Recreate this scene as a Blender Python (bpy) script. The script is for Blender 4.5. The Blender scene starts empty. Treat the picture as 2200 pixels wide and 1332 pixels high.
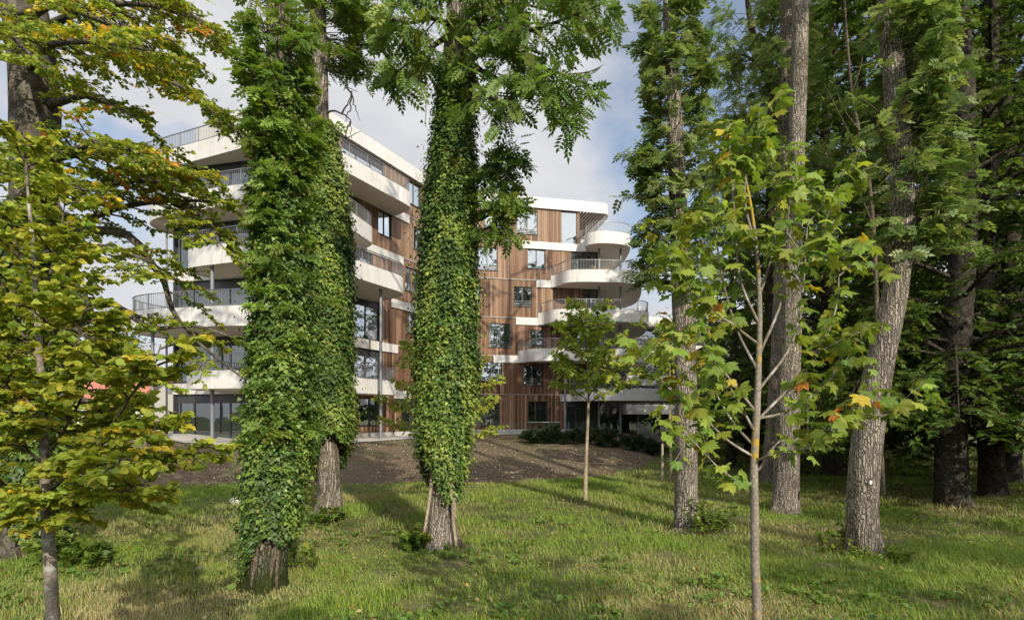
import bpy, math, random
import numpy as np
from mathutils import Vector
random.seed(7); rng = np.random.default_rng(7)
S = bpy.context.scene
COL = S.collection
R = math.radians

# ------------------------------------------------------------------ camera model (pixels of the photo -> points)
FW, FH, FL, CX, HY, EZ = 2200, 1332, 1200.0, 1100.0, 892.0, 2.5
def P(px, py, Y): return np.array([(px-CX)/FL*Y, Y, EZ+(HY-py)/FL*Y])
def XY(px, Y): return ((px-CX)/FL*Y, Y)
def nrm(v):
    v = np.asarray(v, float); n = np.linalg.norm(v, axis=-1, keepdims=True); return v/np.maximum(n, 1e-9)

# ------------------------------------------------------------------ object helpers
def tag(o, label=None, cat=None, group=None, kind=None):
    if label: o['label'] = label
    if cat: o['category'] = cat
    if group: o['group'] = group
    if kind: o['kind'] = kind
    return o
def empty(name, loc=(0,0,0)):
    o = bpy.data.objects.new(name, None); COL.objects.link(o); o.location = loc; o.empty_display_size = .2; return o
def link(name, me, mat, parent=None):
    o = bpy.data.objects.new(name, me); COL.objects.link(o)
    if mat is not None: me.materials.append(mat)
    if parent is not None:
        o.parent = parent
        base = parent
        off = Vector(base.location)
        while base.parent is not None:
            base = base.parent; off = off+Vector(base.location)
        o.location = -off     # meshes are written in world coordinates
    return o
def np_mesh(name, V, Fc, mat, parent=None, col=None, smooth=False, uv=None):
    V = np.ascontiguousarray(V, np.float32); Fc = np.ascontiguousarray(Fc, np.int32)
    me = bpy.data.meshes.new(name); nf, k = Fc.shape
    me.vertices.add(len(V)); me.vertices.foreach_set('co', V.ravel())
    me.loops.add(nf*k); me.loops.foreach_set('vertex_index', Fc.ravel())
    me.polygons.add(nf); me.polygons.foreach_set('loop_start', np.arange(0, nf*k, k, dtype=np.int32))
    if smooth: me.polygons.foreach_set('use_smooth', np.ones(nf, bool))
    me.update(calc_edges=True)
    if col is not None:
        a = me.attributes.new('leafcol', 'FLOAT_COLOR', 'POINT')
        c4 = np.ones((len(V), 4), np.float32); c4[:, :col.shape[1]] = col; a.data.foreach_set('color', c4.ravel())
    return link(name, me, mat, parent)

class MB:                                   # general n-gon collector with UVs
    def __init__(s): s.v = []; s.f = []; s.uv = []
    def face(s, pts, uv=None):
        i = len(s.v); s.v += [tuple(p) for p in pts]; s.f.append(tuple(range(i, i+len(pts))))
        s.uv += list(uv) if uv is not None else [(p[0]+p[1]*.7, p[2]) for p in pts]
    def box(s, c, sx, sy, sz, ax=(1,0,0), ay=None):
        ax = nrm(ax); az = np.array([0,0,1.]); ay = nrm(np.cross(az, ax)) if ay is None else nrm(ay); az = np.cross(ax, ay)
        c = np.asarray(c, float)
        q = [c+ax*sx/2*i+ay*sy/2*j+az*sz/2*k for k in (-1,1) for j in (-1,1) for i in (-1,1)]
        for a in ((0,2,3,1),(4,5,7,6),(0,1,5,4),(1,3,7,5),(3,2,6,7),(2,0,4,6)): s.face([q[t] for t in a])
    def bar(s, a, b, w, h=None):             # rectangular bar between two points
        a = np.asarray(a, float); b = np.asarray(b, float); h = h or w
        d = b-a; L = np.linalg.norm(d)
        if L < 1e-6: return
        d = d/L; up = np.array([0,0,1.]) if abs(d[2]) < .95 else np.array([1.,0,0])
        s1 = nrm(np.cross(d, up)); s.box((a+b)/2, L, w, h, d, s1)
    def prism(s, poly, z0, z1, top=True, bot=True):
        n = len(poly); acc = 0
        for i in range(n):
            a = poly[i]; b = poly[(i+1)%n]; l = math.hypot(b[0]-a[0], b[1]-a[1])
            s.face([(a[0],a[1],z0),(b[0],b[1],z0),(b[0],b[1],z1),(a[0],a[1],z1)], [(acc,z0),(acc+l,z0),(acc+l,z1),(acc,z1)]); acc += l
        if top: s.face([(p[0],p[1],z1) for p in poly])
        if bot: s.face([(p[0],p[1],z0) for p in poly[::-1]])
    def tube(s, a, b, r0, r1=None, n=12, caps=True):
        r1 = r0 if r1 is None else r1
        a = np.asarray(a, float); b = np.asarray(b, float); d = nrm(b-a)
        up = np.array([0,0,1.]) if abs(d[2]) < .9 else np.array([1.,0,0]); x = nrm(np.cross(d, up)); y = np.cross(d, x)
        ra = [a+r0*(x*math.cos(t)+y*math.sin(t)) for t in np.linspace(0, 2*math.pi, n, endpoint=False)]
        rb = [b+r1*(x*math.cos(t)+y*math.sin(t)) for t in np.linspace(0, 2*math.pi, n, endpoint=False)]
        for i in range(n): s.face([ra[i], ra[(i+1)%n], rb[(i+1)%n], rb[i]])
        if caps: s.face(ra[::-1]); s.face(rb)
    def build(s, name, mat, parent=None, smooth=False):
        me = bpy.data.meshes.new(name); me.from_pydata(s.v, [], s.f)
        uvl = me.uv_layers.new(name='UVMap'); li = 0
        flat = np.array([s.uv[vi] for f in s.f for vi in f], np.float32)
        uvl.data.foreach_set('uv', flat.ravel())
        if smooth: me.polygons.foreach_set('use_smooth', np.ones(len(me.polygons), bool))
        me.update()
        return link(name, me, mat, parent)

# ------------------------------------------------------------------ smooth value noise in numpy
_tab = rng.random((256, 256))
def vnoise(x, y):
    x = np.asarray(x, float); y = np.asarray(y, float)
    xi = np.floor(x).astype(int); yi = np.floor(y).astype(int); fx = x-xi; fy = y-yi
    fx = fx*fx*(3-2*fx); fy = fy*fy*(3-2*fy)
    g = lambda a, b: _tab[a & 255, b & 255]
    return (g(xi,yi)*(1-fx)+g(xi+1,yi)*fx)*(1-fy)+(g(xi,yi+1)*(1-fx)+g(xi+1,yi+1)*fx)*fy
def fbm(x, y, o=3): return sum(vnoise(x*2**i+17*i, y*2**i+31*i)/2**i for i in range(o))/sum(1/2**i for i in range(o))

# ------------------------------------------------------------------ materials
def new_mat(name):
    m = bpy.data.materials.new(name); m.use_nodes = True; nt = m.node_tree; nt.nodes.clear()
    out = nt.nodes.new('ShaderNodeOutputMaterial'); return m, nt, out
def N(nt, typ, **kw):
    n = nt.nodes.new(typ)
    for k, v in kw.items():
        if k.startswith('i_'): n.inputs[k[2:].replace('_', ' ')].default_value = v
        else: setattr(n, k, v)
    return n
def ramp(nt, stops, interp='LINEAR'):
    n = nt.nodes.new('ShaderNodeValToRGB'); cr = n.color_ramp; cr.interpolation = interp
    while len(cr.elements) > 1: cr.elements.remove(cr.elements[-1])
    cr.elements[0].position = stops[0][0]; cr.elements[0].color = (*stops[0][1], 1)
    for p, c in stops[1:]:
        e = cr.elements.new(p); e.color = (*c, 1)
    return n
def math_n(nt, op, a, b=None, c=None):
    n = nt.nodes.new('ShaderNodeMath'); n.operation = op
    for i, v in enumerate((a, b, c)):
        if v is None: continue
        if isinstance(v, (int, float)): n.inputs[i].default_value = v
        else: nt.links.new(v, n.inputs[i])
    return n.outputs[0]
def mixc(nt, f, a, b, mode='MIX'):
    n = nt.nodes.new('ShaderNodeMix'); n.data_type = 'RGBA'; n.blend_type = mode
    for s, v in ((n.inputs[0], f), (n.inputs[6], a), (n.inputs[7], b)):
        if isinstance(v, (int, float)): s.default_value = v
        elif isinstance(v, tuple): s.default_value = (*v, 1)
        else: nt.links.new(v, s)
    return n.outputs[2]
def principled(nt, out, color, rough=.6, spec=.3, metal=0., normal=None):
    b = nt.nodes.new('ShaderNodeBsdfPrincipled')
    for s, v in ((b.inputs['Base Color'], color), (b.inputs['Roughness'], rough)):
        if isinstance(v, tuple): s.default_value = (*v, 1)
        elif isinstance(v, (int, float)): s.default_value = v
        else: nt.links.new(v, s)
    b.inputs['Specular IOR Level'].default_value = spec; b.inputs['Metallic'].default_value = metal
    if normal is not None: nt.links.new(normal, b.inputs['Normal'])
    nt.links.new(b.outputs[0], out.inputs[0]); return b
def coords(nt, scale=(1,1,1), kind='Object'):
    t = nt.nodes.new('ShaderNodeTexCoord'); mp = nt.nodes.new('ShaderNodeMapping'); mp.inputs['Scale'].default_value = scale
    nt.links.new(t.outputs[kind], mp.inputs[0]); return mp.outputs[0]
def noise(nt, vec, scale, detail=4, rough=.55, dist=0):
    n = N(nt, 'ShaderNodeTexNoise'); n.inputs['Scale'].default_value = scale; n.inputs['Detail'].default_value = detail
    n.inputs['Roughness'].default_value = rough; n.inputs['Distortion'].default_value = dist
    if vec is not None: nt.links.new(vec, n.inputs['Vector'])
    return n.outputs['Fac']
def bump(nt, h, strength=.5, dist=.02):
    b = nt.nodes.new('ShaderNodeBump'); b.inputs['Strength'].default_value = strength; b.inputs['Distance'].default_value = dist
    nt.links.new(h, b.inputs['Height']); return b.outputs[0]

def leaf_mat(name, trans=.35, rough=.42, spec=.35, tint=(1.25,1.3,.7)):
    m, nt, out = new_mat(name)
    a = N(nt, 'ShaderNodeAttribute', attribute_name='leafcol')
    b = nt.nodes.new('ShaderNodeBsdfPrincipled'); b.inputs['Roughness'].default_value = rough; b.inputs['Specular IOR Level'].default_value = spec
    nt.links.new(a.outputs['Color'], b.inputs['Base Color'])
    t = nt.nodes.new('ShaderNodeBsdfTranslucent'); nt.links.new(mixc(nt, 1.0, a.outputs['Color'], tint, 'MULTIPLY'), t.inputs['Color'])
    mx = nt.nodes.new('ShaderNodeMixShader'); mx.inputs[0].default_value = trans
    nt.links.new(b.outputs[0], mx.inputs[1]); nt.links.new(t.outputs[0], mx.inputs[2]); nt.links.new(mx.outputs[0], out.inputs[0])
    return m
M = {}
M['leaf'] = leaf_mat('green_leaf', .42, .5, .25)
M['ivy'] = leaf_mat('ivy_leaf', .15, .46, .3)
M['grass'] = leaf_mat('grass_blade', .3, .5, .2, (1.2,1.2,.75))

def bark_mat(name, c0, c1, c2, vs=(11,11,1.0), bstr=.9, moss=0., blotch=None):
    m, nt, out = new_mat(name); v = coords(nt, vs)
    n0 = noise(nt, coords(nt, (3,3,3)), 2.0, 3)
    va = nt.nodes.new('ShaderNodeVectorMath'); va.operation = 'ADD'; nt.links.new(v, va.inputs[0])
    sc = nt.nodes.new('ShaderNodeVectorMath'); sc.operation = 'SCALE'; nt.links.new(n0, sc.inputs[0]); sc.inputs['Scale'].default_value = 1.5; nt.links.new(sc.outputs[0], va.inputs[1])
    vo = N(nt, 'ShaderNodeTexVoronoi', feature='DISTANCE_TO_EDGE'); vo.inputs['Scale'].default_value = 2.2; nt.links.new(va.outputs[0], vo.inputs['Vector'])
    h = math_n(nt, 'MINIMUM', math_n(nt, 'MULTIPLY', vo.outputs['Distance'], 3.2), 1.0)
    fine = noise(nt, v, 5.0, 5, .65)
    c = ramp(nt, [(0, c0), (.35, c1), (1, c2)]); nt.links.new(math_n(nt, 'MULTIPLY', h, math_n(nt, 'ADD', fine, .45)), c.inputs[0]); colr = c.outputs[0]
    big = noise(nt, coords(nt, (1,1,1)), 1.7, 4)
    rr = ramp(nt, [(.35, (.72,.7,.68)), (.65, (1.1,1.08,1.05))]); nt.links.new(big, rr.inputs[0]); colr = mixc(nt, 1.0, colr, rr.outputs[0], 'MULTIPLY')
    if blotch is not None:
        r2 = ramp(nt, [(.55, (0,0,0)), (.62, (1,1,1))]); nt.links.new(noise(nt, coords(nt, (1,1,1)), blotch[1], 5, .6), r2.inputs[0]); colr = mixc(nt, r2.outputs[0], colr, blotch[0])
    if moss > 0:
        tc = nt.nodes.new('ShaderNodeTexCoord'); sp = nt.nodes.new('ShaderNodeSeparateXYZ'); nt.links.new(tc.outputs['Object'], sp.inputs[0])
        zf = math_n(nt, 'SUBTRACT', 1.0, math_n(nt, 'DIVIDE', sp.outputs[2], moss))
        fm = math_n(nt, 'MULTIPLY', math_n(nt, 'ADD', zf, math_n(nt, 'SUBTRACT', noise(nt, tc.outputs['Object'], 5, 4), .5)), 1.4)
        cl = nt.nodes.new('ShaderNodeClamp'); nt.links.new(fm, cl.inputs[0])
        colr = mixc(nt, cl.outputs[0], colr, (.035,.045,.012))
    hh = math_n(nt, 'ADD', h, math_n(nt, 'MULTIPLY', fine, .5))
    principled(nt, out, colr, .92, .1, normal=bump(nt, hh, bstr, .035)); return m
M['ash_bark'] = bark_mat('ash_bark', (.05,.04,.032), (.24,.215,.18), (.38,.345,.295))
M['ash_bark_moss'] = bark_mat('mossy_ash_bark', (.025,.02,.014), (.15,.13,.105), (.30,.275,.24), moss=.8)
M['dark_bark'] = bark_mat('dark_bark', (.02,.016,.013), (.075,.062,.05), (.13,.11,.09))
M['beech_bark'] = bark_mat('beech_bark', (.05,.043,.036), (.105,.092,.078), (.15,.135,.115), (2.5,2.5,1.8), .25, blotch=((.05,.05,.035), 3.0))
M['wood_bark'] = bark_mat('woodland_bark', (.02,.018,.015), (.05,.045,.038), (.075,.068,.058), (2.5,2.5,1.8), .25)
M['sapling_bark'] = bark_mat('sapling_bark', (.17,.148,.12), (.20,.175,.145), (.26,.235,.2), (14,14,14), .08, blotch=((.34,.34,.31), 9.0))
M['lichen_bark'] = bark_mat('lichen_bark', (.19,.17,.14), (.225,.2,.17), (.29,.265,.225), (14,14,14), .08, blotch=((.36,.24,.03), 7.0))
M['twig'] = bark_mat('twig_bark', (.05,.04,.03), (.11,.09,.07), (.16,.135,.105), (10,10,5), .2)
M['pale_stem'] = bark_mat('pale_stem_bark', (.2,.165,.12), (.32,.27,.2), (.42,.36,.28), (14,14,5), .2)

def plain(name, c, rough=.5, spec=.4, metal=0., var=.12, scale=1.5, bmp=0.):
    m, nt, out = new_mat(name); v = coords(nt)
    n = noise(nt, v, scale, 5, .6)
    r_ = ramp(nt, [(.3, tuple(x*(1-var) for x in c)), (.7, tuple(min(1, x*(1+var*.5)) for x in c))]); nt.links.new(n, r_.inputs[0])
    principled(nt, out, r_.outputs[0], rough, spec, metal, bump(nt, noise(nt, v, 60, 3), bmp, .004) if bmp else None); return m
def white_mat():
    m, nt, out = new_mat('white_fascia'); v = coords(nt); st = coords(nt, (6,6,.6))
    n = noise(nt, v, .8, 4); s = noise(nt, st, 1.6, 5, .65)
    r_ = ramp(nt, [(.3, (.48,.47,.455)), (.7, (.565,.555,.54))]); nt.links.new(n, r_.inputs[0])
    r2 = ramp(nt, [(.28, (.76,.74,.70)), (.5, (1,1,1))]); nt.links.new(s, r2.inputs[0])
    # sheet joints every 2.4 m
    tc = nt.nodes.new('ShaderNodeUVMap'); sp = nt.nodes.new('ShaderNodeSeparateXYZ'); nt.links.new(tc.outputs[0], sp.inputs[0])
    j = math_n(nt, 'FRACT', math_n(nt, 'DIVIDE', sp.outputs[0], 2.4)); jj = math_n(nt, 'LESS_THAN', j, .012)
    c = mixc(nt, 1.0, r_.outputs[0], r2.outputs[0], 'MULTIPLY')
    principled(nt, out, mixc(nt, math_n(nt, 'MULTIPLY', jj, .45), c, (.25,.24,.22)), .5, .35); return m
M['white'] = white_mat()
M['soffit'] = plain('soffit_paint', (.60,.555,.49), .8, .2, var=.06)
M['dark_metal'] = plain('dark_metal', (.035,.035,.038), .45, .5, var=.2)
M['rail_metal'] = plain('rail_metal', (.17,.175,.185), .45, .5, .4, var=.15)
M['steel'] = plain('steel_column', (.19,.20,.22), .45, .5, .3, var=.15)
M['sill'] = plain('sill_metal', (.30,.29,.28), .5, .4, var=.1)
M['concrete'] = plain('concrete', (.44,.43,.41), .85, .2, var=.25, scale=4, bmp=.3)
M['slat_wood'] = plain('slat_wood', (.22,.17,.13), .8, .2, var=.25, scale=3)
M['stone'] = plain('pale_stone', (.46,.44,.40), .9, .2, var=.35, scale=9, bmp=.6)
M['chair_wood'] = plain('chair_wood', (.36,.20,.09), .6, .3, var=.2, scale=8)
M['tag_white'] = plain('tag_plastic', (.75,.75,.72), .5, .4, var=.03)
M['roof_red'] = plain('roof_tiles', (.36,.14,.10), .8, .2, var=.25, scale=2)
M['house_wall'] = plain('house_render', (.72,.70,.66), .85, .2, var=.06)
M['curtain'] = plain('curtain', (.62,.64,.62), .85, .1, var=.15, scale=6)

def glass_mat(name, base, refl):
    m, nt, out = new_mat(name)
    d = nt.nodes.new('ShaderNodeBsdfDiffuse'); n = noise(nt, coords(nt), .5, 3)
    r_ = ramp(nt, [(.35, tuple(x*.5 for x in base)), (.65, tuple(x*1.5 for x in base))]); nt.links.new(n, r_.inputs[0]); nt.links.new(r_.outputs[0], d.inputs[0])
    g = nt.nodes.new('ShaderNodeBsdfGlossy'); g.inputs['Roughness'].default_value = .015; g.inputs['Color'].default_value = (.86,.93,.97,1)
    nt.links.new(bump(nt, noise(nt, coords(nt), .9, 2), .05, .12), g.inputs['Normal'])
    lw = nt.nodes.new('ShaderNodeLayerWeight'); lw.inputs[0].default_value = .35
    f = math_n(nt, 'ADD', refl, math_n(nt, 'MULTIPLY', lw.outputs['Fresnel'], .55))
    mx = nt.nodes.new('ShaderNodeMixShader'); nt.links.new(f, mx.inputs[0])
    nt.links.new(d.outputs[0], mx.inputs[1]); nt.links.new(g.outputs[0], mx.inputs[2]); nt.links.new(mx.outputs[0], out.inputs[0]); return m
M['glass'] = glass_mat('window_glass', (.02,.024,.024), .38)
M['glass_dim'] = glass_mat('large_glazing', (.03,.036,.034), .16)

def wood_mat():
    m, nt, out = new_mat('timber_cladding')
    tc = nt.nodes.new('ShaderNodeUVMap'); sp = nt.nodes.new('ShaderNodeSeparateXYZ'); nt.links.new(tc.outputs[0], sp.inputs[0])
    u = math_n(nt, 'DIVIDE', sp.outputs[0], .15); bi = math_n(nt, 'FLOOR', u); fr = math_n(nt, 'FRACT', u)
    st = math_n(nt, 'FLOOR', math_n(nt, 'DIVIDE', math_n(nt, 'SUBTRACT', sp.outputs[1], 1.14), 2.955))
    cx = nt.nodes.new('ShaderNodeCombineXYZ'); nt.links.new(bi, cx.inputs[0]); nt.links.new(st, cx.inputs[1])
    wn = N(nt, 'ShaderNodeTexWhiteNoise', noise_dimensions='2D'); nt.links.new(cx.outputs[0], wn.inputs['Vector'])
    r_ = ramp(nt, [(0, (.070,.036,.023)), (.25, (.124,.067,.043)), (.6, (.185,.107,.069)), (.85, (.255,.158,.105)), (1, (.35,.235,.165))]); nt.links.new(wn.outputs['Value'], r_.inputs[0])
    mp = nt.nodes.new('ShaderNodeCombineXYZ'); nt.links.new(math_n(nt, 'MULTIPLY', sp.outputs[0], 22.), mp.inputs[0]); nt.links.new(math_n(nt, 'MULTIPLY', sp.outputs[1], 1.1), mp.inputs[1]); nt.links.new(wn.outputs['Value'], mp.inputs[2])
    gr = noise(nt, mp.outputs[0], 1.0, 5, .65); r2 = ramp(nt, [(.3, (.72,.70,.68)), (.7, (1.15,1.13,1.1))]); nt.links.new(gr, r2.inputs[0])
    c = mixc(nt, 1.0, r_.outputs[0], r2.outputs[0], 'MULTIPLY')
    # weathering: greyer upper storeys
    wz = nt.nodes.new('ShaderNodeMapRange'); wz.inputs[1].default_value = 5; wz.inputs[2].default_value = 18; nt.links.new(sp.outputs[1], wz.inputs[0])
    wf = math_n(nt, 'MULTIPLY', math_n(nt, 'MULTIPLY', wz.outputs[0], noise(nt, coords(nt), .35, 4)), .75)
    c = mixc(nt, wf, c, (.30,.225,.165))
    gap = math_n(nt, 'LESS_THAN', fr, .10)
    c = mixc(nt, math_n(nt, 'MULTIPLY', gap, .75), c, (.03,.018,.012))
    hgt = math_n(nt, 'ADD', math_n(nt, 'MULTIPLY', math_n(nt, 'GREATER_THAN', wn.outputs['Value'], .5), .8), math_n(nt, 'MULTIPLY', math_n(nt, 'SUBTRACT', 1.0, gap), 1.0))
    principled(nt, out, c, .8, .15, normal=bump(nt, math_n(nt, 'ADD', hgt, math_n(nt, 'MULTIPLY', gr, .2)), .8, .02)); return m
M['wood'] = wood_mat()

# ------------------------------------------------------------------ foliage tools
GAIN = 1.3
UP = np.array([0,0,1.])
T_RHOMB = (np.array([(0,0,0),(.27,.42,.05),(0,1,-.05),(-.27,.42,.05)], float), np.array([(0,1,2,3)]))
T_OVAL = (np.array([(0,0,0),(.30,.22,.05),(.35,.55,.06),(0,1,-.08),(-.35,.55,.06),(-.30,.22,.05)], float), np.array([(0,1,2,3),(0,3,4,5)]))
T_IVY = (np.array([(0,0,0),(.50,.02,-.02),(.30,.45,.0),(0,1,-.10),(-.30,.45,.0),(-.50,.02,-.02),(0,.4,.07)], float), np.array([(0,1,2,6),(6,2,3,4),(0,6,4,5)]))
def pinnate(pairs=4, ll=.36, lw=.085):
    V = []; F = []
    def leaflet(x, y, z, dx, dy, L, w):
        i = len(V); n = (-dy, dx)
        for (a, b, dz) in ((0,0,0),(.4,1,.03),(1,0,-.10),(.4,-1,.03)):
            V.append((x+dx*a*L+n[0]*b*w, y+dy*a*L+n[1]*b*w, z+dz*L))
        F.append((i,i+1,i+2,i+3))
    zz = lambda y: -.22*y*y
    for k in range(pairs):
        y = .28+.62*k/(pairs-.3)
        s = 1-.25*abs(k/(pairs-1)-.4)
        for sg in (-1,1): leaflet(0, y, zz(y), sg*math.sin(R(58)), math.cos(R(58)), ll*s, lw)
    leaflet(0, .88, zz(.88), 0, 1, ll*.95, lw)
    i = len(V); V += [(-.008,0,0),(.008,0,0),(.006,.92,zz(.92)),(-.006,.92,zz(.92))]; F.append((i,i+1,i+2,i+3))
    return np.array(V, float), np.array(F)
T_ASH = pinnate(4); T_ASH_L = pinnate(3, .44, .13)
def maple(dr=.16, fold=.0, cup=.06):
    half = [(0,1.04),(7,.82),(14,.80),(20,.60),(30,.72),(36,.76),(42,1.0),(49,.78),(56,.76),(68,.54),(80,.62),(95,.74),(108,.52),(140,.30)]
    out = [(math.sin(R(a))*r, math.cos(R(a))*r) for a, r in half]+[(0,-.03)]+[(-math.sin(R(a))*r, math.cos(R(a))*r) for a, r in half[:0:-1]]
    V = [(0,.02,0)]+[(x, y, -dr*(x*x+y*y)+fold*abs(x)+cup*math.cos(6*math.atan2(x, y))) for x, y in out]
    n = len(out); F = [(0, 1+(i+1)%n, 1+i) for i in range(n)]
    return np.array(V, float), np.array(F)
T_MAPLE = maple(); T_MAPLE2 = maple(.34, .10, .09); T_MAPLE3 = maple(.20, -.30, .05)
T_MAPLE_S = (np.array([(0,0,0),(.58,.02,-.06),(.42,.28,0),(.68,.66,-.1),(.30,.62,.0),(0,1.05,-.14),(-.30,.62,.0),(-.68,.66,-.1),(-.42,.28,0),(-.58,.02,-.06)], float),
             np.array([(0,1,2,2),(0,2,3,4),(0,4,5,6),(0,6,7,8),(0,8,9,9)]))
def emit(T, pos, axis, normal, size):
    TV, TF = T
    Yv = nrm(axis); Zv = normal-(normal*Yv).sum(1, keepdims=True)*Yv; Zv = nrm(Zv); Xv = np.cross(Yv, Zv)
    s = np.asarray(size)[:, None, None]
    V = pos[:, None, :]+s*(TV[None, :, 0:1]*Xv[:, None, :]+TV[None, :, 1:2]*Yv[:, None, :]+TV[None, :, 2:3]*Zv[:, None, :])
    n, m = len(pos), len(TV)
    Fc = TF[None]+(np.arange(n)*m)[:, None, None]
    return V.reshape(-1, 3), Fc.reshape(-1, TF.shape[1])
def leaves(name, T, pos, axis, normal, size, col, mat, parent):
    V, Fc = emit(T, pos, axis, normal, size)
    c = np.clip(np.repeat(col, len(T[0]), axis=0)*GAIN, 0, .8)
    if T is T_MAPLE_S:                      # triangles written as quads: split to real triangles
        a = Fc[:, [0,1,2]]; b = Fc[:, [0,2,3]]; b = b[(b[:, 1] != b[:, 2])]
        Fc = np.concatenate([a, b])
    return np_mesh(name, V, Fc, mat, parent, c)

def smooth_path(pts, n=20):
    pts = np.asarray(pts, float); k = len(pts)
    if k == 2: return pts[0]+(pts[1]-pts[0])*np.linspace(0, 1, n)[:, None]
    P_ = np.vstack([2*pts[0]-pts[1], pts, 2*pts[-1]-pts[-2]])
    t = np.linspace(0, k-1-1e-6, n); i = np.floor(t).astype(int); f = (t-i)[:, None]
    a, b, c, d = P_[i], P_[i+1], P_[i+2], P_[i+3]
    return .5*((2*b)+(-a+c)*f+(2*a-5*b+4*c-d)*f*f+(-a+3*b-3*c+d)*f**3)
class Wood:
    def __init__(s): s.V = []; s.F = []; s.n = 0
    def tube(s, path, rad, sides=8, rough=0., seed=0, flare=None):
        path = np.asarray(path, float); n = len(path); rad = np.broadcast_to(np.asarray(rad, float), (n,))
        tan = nrm(np.gradient(path, axis=0)); ref = np.array([1.,0,0]) if abs(tan[0][2]) > .7 else UP
        x = nrm(np.cross(tan, ref)); y = np.cross(tan, x)
        th = np.linspace(0, 2*np.pi, sides, endpoint=False)
        rr = rad[:, None]*np.ones(sides)[None]
        if rough > 0:
            zz = path[:, 2][:, None]
            rr = rr*(1+rough*(fbm(th[None]*1.9+seed+50, zz*1.3+seed, 3)-.5)*2)
        if flare is not None: rr = rr*flare(path[:, 2][:, None], th[None])
        ring = path[:, None, :]+rr[..., None]*(np.cos(th)[None, :, None]*x[:, None, :]+np.sin(th)[None, :, None]*y[:, None, :])
        s.V.append(ring.reshape(-1, 3))
        i, j = np.meshgrid(np.arange(n-1), np.arange(sides), indexing='ij')
        a = i*sides+j; b = i*sides+(j+1) % sides
        s.F.append((np.stack([a, b, b+sides, a+sides], -1).reshape(-1, 4))+s.n); s.n += n*sides
    def build(s, name, mat, parent): return np_mesh(name, np.concatenate(s.V), np.concatenate(s.F), mat, parent, smooth=True)
class Twigs:
    def __init__(s): s.p = []; s.d = []; s.L = []; s.c = []
    def add(s, p, d, L, c): s.p.append(p); s.d.append(d); s.L.append(L); s.c.append(c)
    def arrays(s): return np.array(s.p), nrm(np.array(s.d)), np.array(s.L), np.array(s.c)

def pal_var(c, n, v=.18, hue=.12):
    c = np.asarray(c, float); k = 1+v*rng.standard_normal((n, 1)); k = np.clip(k, .5, 1.7)
    h = hue*rng.standard_normal((n, 1)); f = np.concatenate([1+h, np.ones((n, 1)), 1-h*.5], 1)
    return np.clip(c*k*f, .004, .9)
def leaf_on_twigs(tw, per, size, T, name, mat, parent, flat=.6, spread=.8, droop=.2, wood=None, vcol=.18, hue=.1, twr=.004, up=1.0, szv=.25):
    p, d, L, c = tw.arrays(); n = len(p)
    if wood is not None:
        e = p+d*L[:, None]+np.array([0,0,-.05])*L[:, None]
        lat = nrm(np.cross(d, UP+.01)); up2 = np.cross(lat, d)
        tri = [np.cos(a)*lat+np.sin(a)*up2 for a in (0, 2.1, 4.2)]
        V = np.stack([p+t*twr for t in tri]+[e+t*twr*.5 for t in tri], 1).reshape(-1, 3)
        F_ = np.array([(0,1,4,3),(1,2,5,4),(2,0,3,5)])[None]+(np.arange(n)*6)[:, None, None]
        wood.V.append(V); wood.F.append(F_.reshape(-1, 4)+wood.n); wood.n += len(V)
    t = (np.arange(per)[None]+rng.random((n, per)))/per
    side = np.where(np.arange(per) % 2 == 0, 1., -1.)[None]*np.ones((n, 1))
    lat = nrm(np.cross(d, UP+.01*rng.standard_normal((n, 3))))
    pos = p[:, None]+d[:, None]*(L[:, None]*(.1+.9*t))[..., None]
    ax = d[:, None]*.55+lat[:, None]*(side*spread)[..., None]+rng.standard_normal((n, per, 3))*.28; ax[..., 2] -= droop
    nr = up*UP[None, None]+rng.standard_normal((n, per, 3))*(1.15-flat)
    sz = size*np.clip(1+szv*rng.standard_normal((n, per)), .45, 1.6)
    cc = np.repeat(c, per, axis=0)
    k = 1+vcol*rng.standard_normal((n*per, 1)); h = hue*rng.standard_normal((n*per, 1))
    cc = np.clip(cc*np.clip(k, .5, 1.7)*np.concatenate([1+h, np.ones_like(h), 1-h*.5], 1), .004, .9)
    return leaves(name, T, pos.reshape(-1, 3), ax.reshape(-1, 3), nr.reshape(-1, 3), sz.reshape(-1), cc, mat, parent)
def at_path(path, t):
    f = t*(len(path)-1); i = min(int(f), len(path)-2); w = f-i
    return path[i]*(1-w)+path[i+1]*w, nrm(path[i+1]-path[i])
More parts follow.
